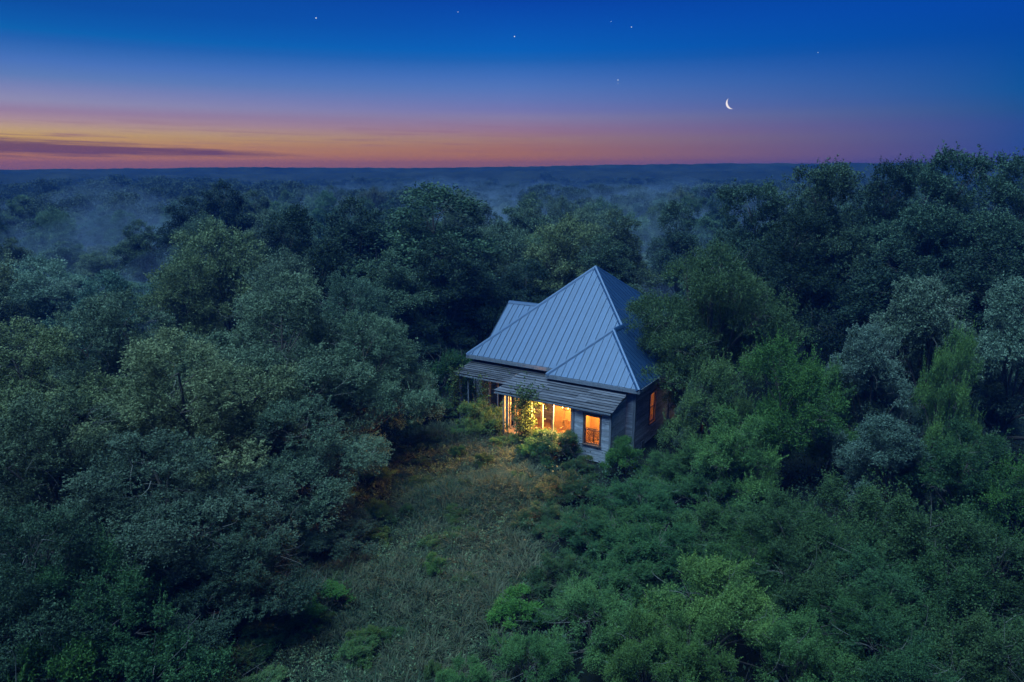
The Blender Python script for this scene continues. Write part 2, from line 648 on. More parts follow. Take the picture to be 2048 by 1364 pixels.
def plane_frame(poly, eave_dir):
    P = [np.array(p_, float) for p_ in poly]
    e = np.array(eave_dir, float)
    e /= np.linalg.norm(e)
    n = np.zeros(3)
    for i in range(len(P)):
        n += np.cross(P[i] - P[0], P[(i + 1) % len(P)] - P[0])
    n /= np.linalg.norm(n)
    if n[2] < 0:
        n = -n
    v = np.cross(n, e)
    if v[2] < 0:
        v = -v
    return P, e, v, n


roof = empty("roof", parent=house)
under = MB()


def prism(poly2, O, e, v, n, z0, z1):
    k = len(poly2)
    V = [O + e * a + v * b + n * z0 for a, b in poly2] + [O + e * a + v * b + n * z1 for a, b in poly2]
    F = [tuple(range(k))[::-1], tuple(range(k, 2 * k))] + [(i, (i + 1) % k, k + (i + 1) % k, k + i) for i in range(k)]
    return V, F


def roof_plane(poly, eave_dir, pitch_w, phase=0.0):
    P, e, v, n = plane_frame(poly, eave_dir)
    O = P[0]
    uv = [(float((q - O) @ e), float((q - O) @ v)) for q in P]
    ar = sum(uv[i][0] * uv[(i + 1) % len(uv)][1] - uv[(i + 1) % len(uv)][0] * uv[i][1] for i in range(len(uv)))
    if ar * (np.cross(e, v) @ n) < 0:
        uv = uv[::-1]
    V, F = prism(uv, O, e, v, n, -0.10, -0.028)
    under.add(V, F)
    u0 = min(a for a, b in uv) - phase
    u1 = max(a for a, b in uv)
    k = 0
    while u0 + k * pitch_w < u1:
        a0, a1 = u0 + k * pitch_w, u0 + (k + 1) * pitch_w
        k += 1
        # pan of the panel
        pg = clip_poly(clip_poly(uv, 1, a0 + 0.018), -1, -(a1 - 0.006))
        if len(pg) < 3 or max(b for a, b in pg) - min(b for a, b in pg) < 0.05:
            continue
        lift = random.uniform(0, 0.004)
        V, F = prism(pg, O, e, v, n, -0.02, 0.0 + lift)
        uvs = [(a - a0, b + 3.7 * k) for a, b in pg] * 2
        # standing seam along its left edge
        rb = clip_poly(clip_poly(uv, 1, a0 - 0.004), -1, -(a0 + 0.016))
        if len(rb) >= 3:
            lo = max(min(b for a, b in rb), min(b for a, b in pg) - 0.2)
            V2, F2 = prism(rb, O, e, v, n, -0.02, 0.042)
            o_ = len(V)
            V = list(V) + list(V2)
            F = list(F) + [tuple(i + o_ for i in f) for f in F2]
            uvs = uvs + [(0.3, b) for a, b in rb] * 2
        link(bpy.data.objects.new("roof_panel", mesh_py("roof_panel", V, F, M['roof'], uv=uvs)), roof)


def hip_cap(a, b, w=0.17, h=0.035, lift=0.05):
    """folded cap along a hip or a ridge"""
    a, b = np.array(a, float), np.array(b, float)
    d = (b - a) / np.linalg.norm(b - a)
    s = np.cross(d, (0, 0, 1.0))
    s /= np.linalg.norm(s)
    u = np.cross(s, d)
    V = []
    for p_ in (a, b):
        for q, z in ((-w, -0.10), (-w * 0.5, lift - h * 0.9), (0, lift + 0.01), (w * 0.5, lift - h * 0.9), (w, -0.10), (0, lift - 0.08)):
            V.append(p_ + s * q + u * z)
    F = [(i, (i + 1) % 6, 6 + (i + 1) % 6, 6 + i) for i in range(6)] + [(5, 4, 3, 2, 1, 0), (6, 7, 8, 9, 10, 11)]
    uvs = [(0.3, 0.1)] * 12
    link(bpy.data.objects.new("ridge_cap", mesh_py("ridge_cap", V, F, M['roof'], uv=uvs)), roof)


A = (0, 0, ZE)
Cw = np.array((W_, -1.263, ZE))
kR = (APEX[2] - ZE) / (W_ - APEX[0])
wx = W_ - 2.805
wz = ZE + kR * 2.805
D = np.array((wx, 1.54, wz))
th = (wz - ZE) / (APEX[2] - ZE)
E_ = np.array((wx, th * APEX[1], wz))
B = np.array((W_ - 5.609, -1.263, ZE))
Bv = np.array((W_ - 5.609, 0, ZE))
BR = np.array((W_, W_, ZE))
BL = np.array((0, W_, ZE))
# main front slope (down to the wing), right slope, back, left
roof_plane([A, Bv, E_, APEX], (1, 0, 0), 0.42)
roof_plane([Cw, BR, APEX, E_, D], (0, 1, 0), 0.38, 0.1)
roof_plane([BR, BL, APEX], (1, 0, 0), 0.42)
roof_plane([BL, A, APEX], (0, 1, 0), 0.60)
roof_plane([B, Cw, D], (1, 0, 0), 0.38, 0.2)
roof_plane([B, D, E_, Bv], (0, 1, 0), 0.50)
# gabled dormer on the left
gx, gy, gz = 0.889, 3.649, 6.78
tl = (gz - ZE) / (APEX[2] - ZE)
gi = np.array((tl * APEX[0], gy, gz))
zl = ZE + (APEX[2] - ZE) * gx / APEX[0]
kg = 0.844
gf = np.array((gx, gy - (gz - zl) / kg, zl))
gb = np.array((gx, gy + (gz - zl) / kg, zl))
G1 = np.array((gx, gy, gz))
roof_plane([gf, gi, G1], (1, 0, 0), 0.42)
roof_plane([gb, gi, G1], (1, 0, 0), 0.42)
under.build("underlay", M['under'], roof)
for a, b in ((A, APEX), (E_, APEX), (BR, APEX), (BL, APEX), (B, D), (Cw, D), (D, E_), (G1, gi)):
    hip_cap(a, b)
# eave boards
for a, b in (((0, 0), (W_ - 5.609, 0)), ((W_ - 5.609, 0), (W_ - 5.609, -1.263)), ((W_ - 5.609, -1.263), (W_, -1.263)),
             ((W_, -1.263), (W_, W_)), ((W_, W_), (0, W_)), ((0, W_), (0, 0))):
    d = np.array((b[0] - a[0], b[1] - a[1], 0.0))
    d /= np.linalg.norm(d)
    nrm = np.array((d[1], -d[0], 0.0))
    q = MB().beam((a[0] + nrm[0] * .012, a[1] + nrm[1] * .012, ZE - 0.13), (b[0] + nrm[0] * .012, b[1] + nrm[1] * .012, ZE - 0.13), 0.035, 0.21)
    q.build("fascia", M['trim'], roof)
sf = MB()
sf.box(0.05, W_ - 0.05, 0.05, W_ - 0.05, ZE - 0.2, ZE - 0.17)
sf.box(W_ - 5.55, W_ - 0.05, -1.21, 0.04, ZE - 0.2, ZE - 0.17)
sf.build("soffit", M['trim'], roof)
# little gable wall of the dormer
gw = MB()
gw.add([(gx + .1, gf[1] + .1, zl - .1), (gx + .1, gb[1] - .1, zl - .1), (gx + .1, gy, gz - .12), (gx + .2, gf[1] + .1, zl - .1), (gx + .2, gb[1] - .1, zl - .1), (gx + .2, gy, gz - .12)],
       [(0, 2, 1), (3, 4, 5), (0, 1, 4, 3), (1, 2, 5, 4), (2, 0, 3, 5)])
gw.build("gable_wall", M['trim'], roof)


# ---- walls
def wall(O, u, length, z0, z1, openings=(), lining=M['plaster'], board=0.145, corner=True, name="wall", thick=0.12):
    """clapboard wall from O along u (unit xy); outside is to the right of u. openings (a,b,za,zb) are left clear"""
    O = np.array((O[0], O[1], 0.0))
    u = np.array((u[0], u[1], 0.0))
    n = np.array((u[1], -u[0], 0.0))
    rects = []
    cuts = sorted({0.0, length, *[a for a, b, c, d in openings], *[b for a, b, c, d in openings]})
    for i in range(len(cuts) - 1):
        a, b = cuts[i], cuts[i + 1]
        mid = (a + b) / 2
        segs = [(z0, z1)]
        for oa, ob, za, zb in openings:
            if oa <= mid <= ob:
                ns = []
                for s0, s1 in segs:
                    if za > s0:
                        ns.append((s0, min(za, s1)))
                    if zb < s1:
                        ns.append((max(zb, s0), s1))
                segs = [s for s in ns if s[1] - s[0] > 0.01]
        rects += [(a, b, s0, s1) for s0, s1 in segs]
    back = MB()
    for a, b, s0, s1 in rects:
        V = []
        for off in (-thick, -0.012):
            for uu, zz in ((a, s0), (b, s0), (b, s1), (a, s1)):
                V.append(O + u * uu + n * off + np.array((0, 0, zz)))
        back.add(V, [(0, 3, 2, 1), (4, 5, 6, 7), (0, 1, 5, 4), (1, 2, 6, 5), (2, 3, 7, 6), (3, 0, 4, 7)])
    w = back.build(name, lining, house)
    z = z0
    while z < z1 - 0.03:
        zt = min(z + board, z1)
        iv = [(0.0, length)]
        for oa, ob, za, zb in openings:
            if zt > za + 0.01 and z < zb - 0.01:
                ni = []
                for s0, s1 in iv:
                    if oa > s0:
                        ni.append((s0, min(oa, s1)))
                    if ob < s1:
                        ni.append((max(ob, s0), s1))
                iv = [s for s in ni if s[1] - s[0] > 0.02]
        parts = []
        for s0, s1 in iv:
            c = s0
            while c < s1 - 0.01:
                e2 = min(s1, c + random.uniform(2.2, 4.2))
                if s1 - e2 < 0.5:
                    e2 = s1
                parts.append((c, e2 - 0.004 if e2 < s1 else e2))
                c = e2
        for s0, s1 in parts:
            jb = random.uniform(-0.004, 0.004)
            tb = 0.028 + random.uniform(-0.004, 0.007)
            tilt = random.uniform(-0.005, 0.005)
            V = []
            for uu, dz in ((s0, jb + tilt), (s1, jb - tilt)):
                for off, zz in ((-0.01, z + 0.002), (tb, z + 0.002), (0.008, zt - 0.006), (-0.01, zt - 0.006)):
                    V.append(O + u * uu + n * off + np.array((0, 0, zz + dz)))
            link(bpy.data.objects.new("siding_board", mesh_py("siding_board", V, [(0, 1, 2, 3), (7, 6, 5, 4), (0, 4, 5, 1), (1, 5, 6, 2), (2, 6, 7, 3), (3, 7, 4, 0)], M['siding'])), w)
        z += board
    return w


def corner_board(x, y, z0, z1, w=0.13):
    MB().box(x - w / 2, x + w / 2, y - w / 2, y + w / 2, z0, z1).build("corner_board", M['trim'], house)


def window(O, u, a, b, za, zb, trim, broken=False):
    """double-hung sash window set in a wall"""
    O = np.array((O[0], O[1], 0.0))
    u = np.array((u[0], u[1], 0.0))
    n = np.array((u[1], -u[0], 0.0))

    def bar(mb, u0, u1, z0, z1, o0, o1):
        V = []
        for off in (o0, o1):
            for uu, zz in ((u0, z0), (u1, z0), (u1, z1), (u0, z1)):
                V.append(O + u * uu + n * off + np.array((0, 0, zz)))
        mb.add(V, [(0, 3, 2, 1), (4, 5, 6, 7), (0, 1, 5, 4), (1, 2, 6, 5), (2, 3, 7, 6), (3, 0, 4, 7)])
    fr = MB()
    t_ = 0.095
    bar(fr, a - t_, a, za, zb, -0.10, 0.05)
    bar(fr, b, b + t_, za, zb, -0.10, 0.05)
    bar(fr, a - t_ - .02, b + t_ + .02, zb, zb + t_ + 0.02, -0.10, 0.06)
    w = fr.build("window", trim, house)
    sl = MB()
    bar(sl, a - t_ - .04, b + t_ + .04, za - 0.07, za, -0.10, 0.09)
    sl.build("window_sill", trim, w)
    zm = (za + zb) / 2
    for s0, s1, off in ((za, zm + 0.02, -0.05), (zm - 0.02, zb, -0.02)):
        sm = MB()
        g_ = 0.04
        bar(sm, a + .002, a + g_, s0 + .002, s1 - .002, off - 0.03, off)
        bar(sm, b - g_, b - .002, s0 + .002, s1 - .002, off - 0.03, off)
        bar(sm, a + g_, b - g_, s0 + .002, s0 + g_ + .01, off - 0.03, off)
        bar(sm, a + g_, b - g_, s1 - g_, s1 - .002, off - 0.03, off)
        sm.build("sash", trim, w)
        pn = MB()
        bar(pn, a + g_, b - g_, s0 + g_ + .01, s1 - g_, off - 0.018, off - 0.014)
        pn.build("pane", M['glass'], w)
    return w


ZF = 0.62           # floor level
ZW = 0.12           # bottom of the siding
ZT = ZE - 0.21
wx0 = W_ - 5.609 + 0.4
# right side of the house, with its tall narrow lit window
RW = (1.42, 2.22, 1.12, 2.86)
wall((11.63, -0.863), (0, 1), 5.4, ZW, ZT, [(RW[0] + .863, RW[1] + .863, RW[2], RW[3])])
window((11.63, -0.863), (0, 1), RW[0] + .863, RW[1] + .863, RW[2], RW[3], M['brown'])
wall((11.63, 4.537), (-1, 0), 2.4, ZW, ZT, name="wall")
wall((9.23, 4.537), (0, 1), 7.0, ZW, ZT)
wall((9.23, 11.537), (-1, 0), 8.83, ZW, ZT)
wall((0.4, 11.537), (0, -1), 11.137, ZW, ZT)
wall((0.4, 0.4), (1, 0), wx0 - 0.4, ZW, ZT, [(1.6, 2.5, ZF, 2.75), (4.3, 5.2, 1.2, 2.75)], lining=M['plaster'])
window((0.4, 0.4), (1, 0), 4.3, 5.2, 1.2, 2.75, M['trim'])
wall((wx0, 0.4), (0, -1), 1.263, ZW, ZT)
# front wall of the wing; the part inside the porch is boarded smooth and painted
wall((11.17, -0.863), (1, 0), 0.46, ZW, ZT)
wall((wx0, -0.863), (1, 0), 11.17 - wx0, 3.0, ZT)
corner_board(11.66, -0.895, ZW, ZT)
corner_board(11.66, 4.55, ZW, ZT)
corner_board(0.37, 0.37, ZW, ZT)
# rotten panel door at the left porch
q = MB()
q.box(2.0, 2.9, 0.33, 0.38, ZF, 2.75)
q.build("door", M['brown'], house)

# floor slabs and underpinning
q = MB()
q.box(0.5, 9.2, 0.5, 11.4, ZF - 0.22, ZF)
q.box(9.2, 11.5, 0.5, 4.5, ZF - 0.22, ZF)
q.box(wx0 + .1, 11.5, -0.7, 0.5, ZF - 0.22, ZF)
q.build("floor", M['floor'], house)
pier = MB()
for x in np.linspace(0.5, 11.5, 6):
    for y in (0.5, 4.2, 8.0, 11.3):
        if x > 9.5 and y > 5:
            continue
        MB().box(x - .2, x + .2, y - .2, y + .2, -0.8, ZF - 0.22).build("foundation_pier", M['trim'], house)
# ceiling
q = MB()
q.box(0.45, 11.55, 0.45, 4.5, 3.3, 3.34)
q.box(wx0 + .1, 11.5, -0.75, 0.45, 3.3, 3.34)
q.build("ceiling", M['plaster'], house)
# partition so the lit room shows as a room
q = MB()
q.box(8.4, 8.5, -0.74, 4.4, ZF, 3.3)
q.build("partition", M['plaster'], house)

# ---- porch room under the lean-to roof
PF, PB = -2.9, -0.863
px0, px1, pxr = 4.62, 9.05, 11.17
wall((px1, PF), (1, 0), pxr - px1, ZW, 2.93, [(9.72 - px1, 10.58 - px1, 1.02, 2.60)])
window((px1, PF), (1, 0), 9.72 - px1, 10.58 - px1, 1.02, 2.60, M['brown'])
# side wall: steps up under the slope of the lean-to
wall((pxr, PF), (0, 1), PB - PF - 0.04, ZW, 2.95)
for i in range(4):
    zb_ = 2.95 + i * 0.12
    y0_ = PF + 0.12 + i * 0.50
    q = MB()
    q.add([(pxr - .1, y0_, zb_), (pxr + .02, y0_, zb_), (pxr + .02, PB - .04, zb_), (pxr - .1, PB - .04, zb_),
           (pxr - .1, y0_ + .45, zb_ + .115), (pxr + .01, y0_ + .45, zb_ + .115), (pxr + .01, PB - .04, zb_ + .115), (pxr - .1, PB - .04, zb_ + .115)],
          [(0, 3, 2, 1), (4, 5, 6, 7), (0, 1, 5, 4), (1, 2, 6, 5), (2, 3, 7, 6), (3, 0, 4, 7)])
    q.build("siding_board", M['siding'], house)
corner_board(pxr + .02, PF - .03, ZW, 2.93, 0.11)
corner_board(px1 - 0.02, PF - .01, ZF, 2.86, 0.12)
# porch floor boards
pfl = empty("porch_floor", parent=house)
y = PF
while y < PB - 0.05:
    MB().box(px0 - 0.1, pxr - 0.13, y + 0.004, y + 0.136, ZF - 0.05 + random.uniform(-.004, .004), ZF).build("floor_board", M['floor'], pfl)
    y += 0.14
y = -1.05
while y < 0.25:
    MB().box(0.25, px0 - 0.12, y + 0.004, y + 0.136, ZF - 0.05 + random.uniform(-.004, .004), ZF).build("floor_board", M['floor'], pfl)
    y += 0.14
y = PB + 0.005
while y < 0.2:
    MB().box(px0 - 0.1, wx0 - .06, y + 0.004, y + 0.136, ZF - 0.05 + random.uniform(-.004, .004), ZF).build("floor_board", M['floor'], pfl)
    y += 0.14
# painted back wall of the porch: tall boards with battens and a door case
bw = empty("porch_back_wall", parent=house)
x = wx0 + 0.02
while x < pxr - 0.14:
    x2 = min(x + 0.62, pxr - 0.13)
    if not (x < 8.75 and x2 > 7.95):
        MB().box(x + .003, x2 - .003, PB - 0.035, PB - 0.012 + 0.02, ZF, 3.05).build("wall_panel", M['plaster'], bw)
        MB().box(x2 - 0.03, x2 + 0.03, PB - 0.06, PB - 0.036, ZF, 3.05).build("batten", M['post'], bw)
    else:
        MB().box(x + .003, x2 - .003, PB - 0.02, PB + 0.03, ZF, 3.05).build("wall_panel", M['plaster'], bw)
    x = x2
for x in (7.9, 8.72):
    MB().box(x, x + 0.11, PB - 0.075, PB - 0.037, ZF, 2.72).build("door_case", M['post'], bw)
MB().box(7.9, 8.83, PB - 0.075, PB - 0.037, 2.722, 2.84).build("door_case", M['post'], bw)
# left return of the porch: back wall under the main eave
# partition between the open porch and the room with the window
MB().box(px1 - 0.03, px1 + 0.05, PF + 0.08, PB - 0.08, ZF, 2.95).build("porch_partition", M['plaster'], house)

# posts of the open porch front
for x, w in ((4.66, 0.13), (4.93, 0.07), (5.50, 0.07), (6.44, 0.09), (7.16, 0.06), (7.80, 0.09), (8.93, 0.07)):
    MB().box(x - w / 2, x + w / 2, PF - w / 2, PF + w / 2, ZF - 0.5 if w > 0.1 else ZF, 2.80).build("post", M['post'], house)
for x, y, w in ((4.66, -1.75, 0.1), (4.70, -2.3, 0.06), (6.0, -1.0, 0.07)):
    MB().box(x - w / 2, x + w / 2, y - w / 2, y + w / 2, ZF, 2.85).build("post", M['post'], house)
MB().box(px0 - 0.1, px1 + .02, PF - 0.06, PF + 0.05, 2.805, 2.93).build("porch_beam", M['post'], house)
MB().box(px0 - 0.05, px0 + 0.05, PF + .055, -1.2, 2.80, 2.92).build("porch_beam", M['post'], house)
# boarded screen added to keep lamp light out of the left porch
wall((4.55, 0.36), (0, -1), 1.78, ZF, 2.95)
# posts of the left porch
for x, w in ((0.35, 0.15), (0.95, 0.07), (2.5, 0.10), (3.1, 0.06), (3.75, 0.10)):
    MB().box(x - w / 2, x + w / 2, -1.15 - w / 2, -1.15 + w / 2, -0.2, 2.86).build("post", M['trim'], house)
MB().box(0.2, 4.5, -1.2, -1.1, 2.863, 2.98).build("porch_beam", M['trim'], house)


# ---- plank roofs
def plank_roof(x0, x1, yf, yb, zf, zb, rows, skew0=0.0, seam=None, shade=1.0):
    base = empty("porch_roof", parent=house)
    under_ = MB()
    sl_ = (zb - zf) / (yb - yf)
    n_ = np.array((0, -(zb - zf), (yb - yf)))
    n_ /= np.linalg.norm(n_)
    V, F = [], []
    for off in (-0.07, -0.035):
        for x, y in ((x0 + .06, yf + .04), (x1 - .04, yf + .04), (x1 - .04, yb), (x0 + .06 + skew0, yb)):
            V.append(np.array((x, y, zf + sl_ * (y - yf))) + n_ * off)
    under_.add(V, [(0, 3, 2, 1), (4, 5, 6, 7), (0, 1, 5, 4), (1, 2, 6, 5), (2, 3, 7, 6), (3, 0, 4, 7)])
    under_.build("sheathing", M['brown'], base)
    for r in range(rows):
        f0, f1 = r / rows, (r + 1) / rows
        ya, yb_ = yf + (yb - yf) * f0, yf + (yb - yf) * f1 + 0.05
        xs = [x0 + skew0 * f0 + random.uniform(-0.07, 0.05)]
        stops = [x1] if seam is None else [seam + random.uniform(-.02, .02), x1]
        while xs[-1] < x1 - 0.01:
            nx_ = xs[-1] + random.uniform(1.7, 3.4)
            for s in stops:
                if xs[-1] < s - 0.3 and nx_ > s - 0.6:
                    nx_ = s
                    break
            xs.append(min(nx_, x1))
        for i in range(len(xs) - 1):
            a, b = xs[i] + 0.006, xs[i + 1] - 0.006
            if i == len(xs) - 2:
                b += random.uniform(-0.05, 0.05)
            l0, l1 = random.uniform(0, 0.035), random.uniform(0, 0.035)
            wp = random.uniform(-0.012, 0.012)
            V = []
            for x, lf in ((a, l0), (0.5 * (a + b), 0.5 * (l0 + l1) + wp), (b, l1)):
                for y, up in ((ya, 0.030 + lf), (yb_, -0.004)):
                    c_ = np.array((x, y, zf + sl_ * (y - yf)))
                    V.append(c_ + n_ * (up - 0.030))
                    V.append(c_ + n_ * (up + 0.004))
            F = []
            for k in (0, 4):
                F += [(k, k + 4, k + 5, k + 1), (k + 1, k + 5, k + 7, k + 3), (k + 3, k + 7, k + 6, k + 2), (k + 2, k + 6, k + 4, k)]
            F += [(0, 1, 3, 2), (8, 10, 11, 9)]
            bo = link(bpy.data.objects.new("roof_board", mesh_py("roof_board", V, F, M['board'])), base)
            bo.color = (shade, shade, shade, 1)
    return base


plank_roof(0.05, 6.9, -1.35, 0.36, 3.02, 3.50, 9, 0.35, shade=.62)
plank_roof(4.15, 11.32, -3.12, PB - 0.05, 3.03, 3.56, 9, 0.35, seam=6.75)
MB().box(4.2, 11.25, -3.13, -3.08, 2.90, 2.985).build("porch_fascia", M['trim'], house)
MB().box(0.15, 4.4, -1.36, -1.31, 2.89, 2.975).build("porch_fascia", M['trim'], house)
for x in (4.3, 5.5, 6.7, 7.9, 9.1, 10.3, 11.2):
    MB().beam((x, -3.05, 2.935), (x, PB - .07, 3.455), 0.05, 0.09).build("rafter", M['brown'], house)
for x in (0.3, 1.4, 2.5, 3.6):
    MB().beam((x, -1.28, 2.93), (x, 0.36, 3.40), 0.05, 0.09).build("rafter", M['brown'], house)
# loose board hanging from the porch corner
MB().beam((4.2, -1.9, 3.02), (3.75, -2.5, 2.66), 0.13, 0.03).build("loose_board", M['board'], house)

# ---- side deck at the back right
dk = empty("deck", parent=house)
y = 4.62
while y < 9.4:
    MB().box(9.3, 13.6, y, y + 0.135, 0.46, 0.50).build("deck_board", M['deck'], dk)
    y += 0.142
for x, y in ((13.5, 4.7), (13.5, 6.9), (13.5, 9.3), (11.7, 9.3)):
    MB().box(x - .05, x + .05, y - .05, y + .05, -0.8, 0.455).build("deck_post", M['trim'], dk)
MB().box(9.3, 13.62, 4.56, 4.60, 0.25, 0.47).build("deck_fascia", M['deck'], dk)
MB().box(13.61, 13.65, 4.56, 9.4, 0.25, 0.47).build("deck_fascia", M['deck'], dk)


def lamp(o_parent_loc, energy, col, rad, name):
    ld = bpy.data.lights.new(name, 'POINT')
    ld.energy = energy
    ld.color = col
    ld.shadow_soft_size = rad
    o_ = bpy.data.objects.new(name, ld)
    o_.location = o_parent_loc
    return o_


def to_world(x, y, z):
    c, s = math.cos(HR), math.sin(HR)
    return (HX + c * x - s * y, HY + s * x + c * y, z)


WARM = (1.0, 0.40, 0.07)
# chandelier in the open porch
ch = empty("chandelier", to_world(8.1, -1.75, 2.28), HR)
tag(ch, "dark curly iron chandelier hanging in the lit open porch", "chandelier")
q = MB()
q.tube([(0, 0, 0.75), (0, 0, 0.05)], 0.015)
q.ball((0, 0, 0.0), 0.055)
q.build("stem", M['iron'], ch)
for i in range(6):
    a = i * math.pi / 3
    pts = []
    for s in np.linspace(0, 1, 12):
        r_ = 0.34 * s
        z_ = -0.10 * math.sin(s * math.pi) + 0.16 * s * s
        pts.append((r_ * math.cos(a), r_ * math.sin(a), z_))
    cu = []
    for s in np.linspace(0, 1, 12):
        th_ = -s * 5.2
        rr_ = 0.11 * (1 - 0.75 * s)
        cu.append(((0.20 + rr_ * math.sin(th_)) * math.cos(a), (0.20 + rr_ * math.sin(th_)) * math.sin(a), 0.20 - 0.11 + rr_ * math.cos(th_)))
    q = MB()
    q.tube(pts, 0.018, 0.012)
    q.tube(cu, 0.012, 0.008)
    q.box(0.34 * math.cos(a) - .03, 0.34 * math.cos(a) + .03, 0.34 * math.sin(a) - .03, 0.34 * math.sin(a) + .03, 0.04, 0.10)
    arm = q.build("arm", M['iron'], ch)
    MB().ball((0.34 * math.cos(a), 0.34 * math.sin(a), 0.15), 0.025, 8, 1.9).build("bulb", M['bulb_chand'], arm)
link(lamp((0, 0, 0.42), 620, WARM, 0.16, "chandelier_light"), ch)


def added_spot(parent, loc, aim, energy, cone, name):
    """added spot at a lamp, throwing extra warm light out of the porch"""
    ld = bpy.data.lights.new(name, 'SPOT')
    ld.energy = energy
    ld.color = (1.0, 0.55, 0.16)
    ld.spot_size = R(cone)
    ld.spot_blend = 0.7
    ld.shadow_soft_size = 0.12
    o_ = bpy.data.objects.new(name, ld)
    o_.location = loc
    o_.rotation_euler = Vector(aim).to_track_quat('-Z', 'Y').to_euler()
    link(o_, parent)


added_spot(ch, (-0.1, -0.2, 0.40), (-0.50, -1.0, -0.34), 5200, 112, "added_lawn_spot")  # added spot, brightens the lawn more than the chandelier itself would

# pendant lamps behind the windows
def pendant(x, y, z, energy, label, zc):
    e_ = empty("pendant_lamp", to_world(x, y, z), HR)
    tag(e_, label, "lamp")
    MB().tube([(0, 0, zc - z), (0, 0, 0.1)], 0.01).build("cord", M['iron'], e_)
    V, F = [], []
    for i in range(12):
        a = i * math.pi / 6
        V += [(0.16 * math.cos(a), 0.16 * math.sin(a), -0.02), (0.06 * math.cos(a), 0.06 * math.sin(a), 0.12)]
    F = [(2 * i, (2 * i + 2) % 24, (2 * i + 3) % 24, 2 * i + 1) for i in range(12)]
    MB().add(V, F).build("lamp_shade", M['rattan'], e_)
    MB().ball((0, 0, 0.0), 0.045).build("bulb", M['bulb'], e_)
    link(lamp((0, 0, -0.12), energy, WARM, 0.08, "pendant_light"), e_)


pendant(10.3, -1.7, 2.45, 380, "warm pendant lamp in the small room behind the clapboard front window", 3.1)
pendant(10.2, 1.2, 2.4, 150, "warm pendant lamp in the room behind the narrow side window", 3.28)

# a hanging lantern at the left end of the porch, behind the vine
wl = empty("hanging_lantern", to_world(5.45, -1.75, 2.50), HR)
tag(wl, "warm hanging lantern half hidden behind the porch vine", "lantern")
MB().tube([(0, 0, .14), (0, 0, .68)], .008).build("chain", M['iron'], wl)
MB().box(-.09, .09, -.09, .09, .11, .14).build("cap", M['iron'], wl)
for sx in (-.08, .08):
    for sy in (-.08, .08):
        MB().box(sx - .008, sx + .008, sy - .008, sy + .008, -.12, .11).build("corner_bar", M['iron'], wl)
MB().ball((0, 0, 0), .05, 8, 1.3).build("bulb", M['bulb'], wl)
link(lamp((0, 0, -.18), 60, WARM, 0.08, "lantern_light"), wl)
added_spot(wl, (-.1, -.1, -.16), (-0.6, -1.0, -0.42), 330, 115, "added_vine_spot")  # added spot, stronger than the lantern, brightening plants left of the porch

# scroll-backed settee in the porch
be = empty("garden_bench", to_world(8.45, -2.2, ZF), HR)
tag(be, "scroll backed rattan bench standing in the lit open porch", "bench")
q = MB()
q.box(-0.55, 0.55, -0.25, 0.25, 0.40, 0.46)
q.build("seat", M['rattan'], be)
q = MB()
q.beam((-0.55, 0.27, 0.40), (-0.55, 0.33, 1.0), 0.05, 0.05)
q.beam((0.55, 0.27, 0.40), (0.55, 0.33, 1.0), 0.05, 0.05)
q.beam((-0.575, 0.33, 1.02), (0.575, 0.33, 1.02), 0.05, 0.06)
bk = q.build("backrest", M['rattan'], be)


def scroll(mb, c, r_, turns, dirn, axis_u, axis_v, w=0.012, ph=0.0):
    pts = []
    for s in np.linspace(0, 1, 16):
        th_ = ph + dirn * turns * 2 * math.pi * s
        rr_ = r_ * (1 - 0.82 * s)
        pts.append(np.array(c) + np.array(axis_u) * rr_ * math.cos(th_) + np.array(axis_v) * rr_ * math.sin(th_))
    mb.tube(pts, w, w * 0.8, 5)


q = MB()
for i in range(6):
    for j in range(3):
        scroll(q, (-0.44 + i * 0.176, 0.30, 0.55 + j * 0.175), 0.095, 1.4, 1 if (i + j) % 2 else -1, (1, 0, 0), (0, 0.1, 1), 0.014, random.uniform(0, 6))
q.build("scrollwork", M['rattan'], bk)
for sx in (-0.52, 0.52):
    for sy in (-0.22, 0.22):
        MB().box(sx - .025, sx + .025, sy - .025, sy + .025, 0, 0.40).build("leg", M['rattan'], be)
    MB().beam((sx, -0.25, 0.66), (sx, 0.28, 0.66), 0.045, 0.04).build("armrest", M['rattan'], be)

# iron scroll screen standing behind the lower sash of the front window
sc = empty("scroll_screen", to_world(10.15, -2.70, ZF), HR)
tag(sc, "dark scrollwork screen behind the lower sash of the front window", "screen")
q = MB()
for sx in (-0.5, 0.0, 0.5):
    q.box(sx - .015, sx + .015, -0.015, 0.015, 0, 1.2)
for z_ in (0.25, 1.2):
    q.box(-0.515, 0.515, -0.014, 0.014, z_ - .014, z_ + .014)
q.build("frame", M['iron'], sc)
q = MB()
for i in range(7):
    for j in range(6):
        scroll(q, (-0.43 + i * 0.143 + random.uniform(-.02, .02), 0, 0.33 + j * 0.15 + random.uniform(-.02, .02)), 0.088, 1.3, random.choice((1, -1)), (1, 0, 0), (0, 0, 1), 0.017, random.uniform(0, 6))
q.build("scrollwork", M['iron'], sc)

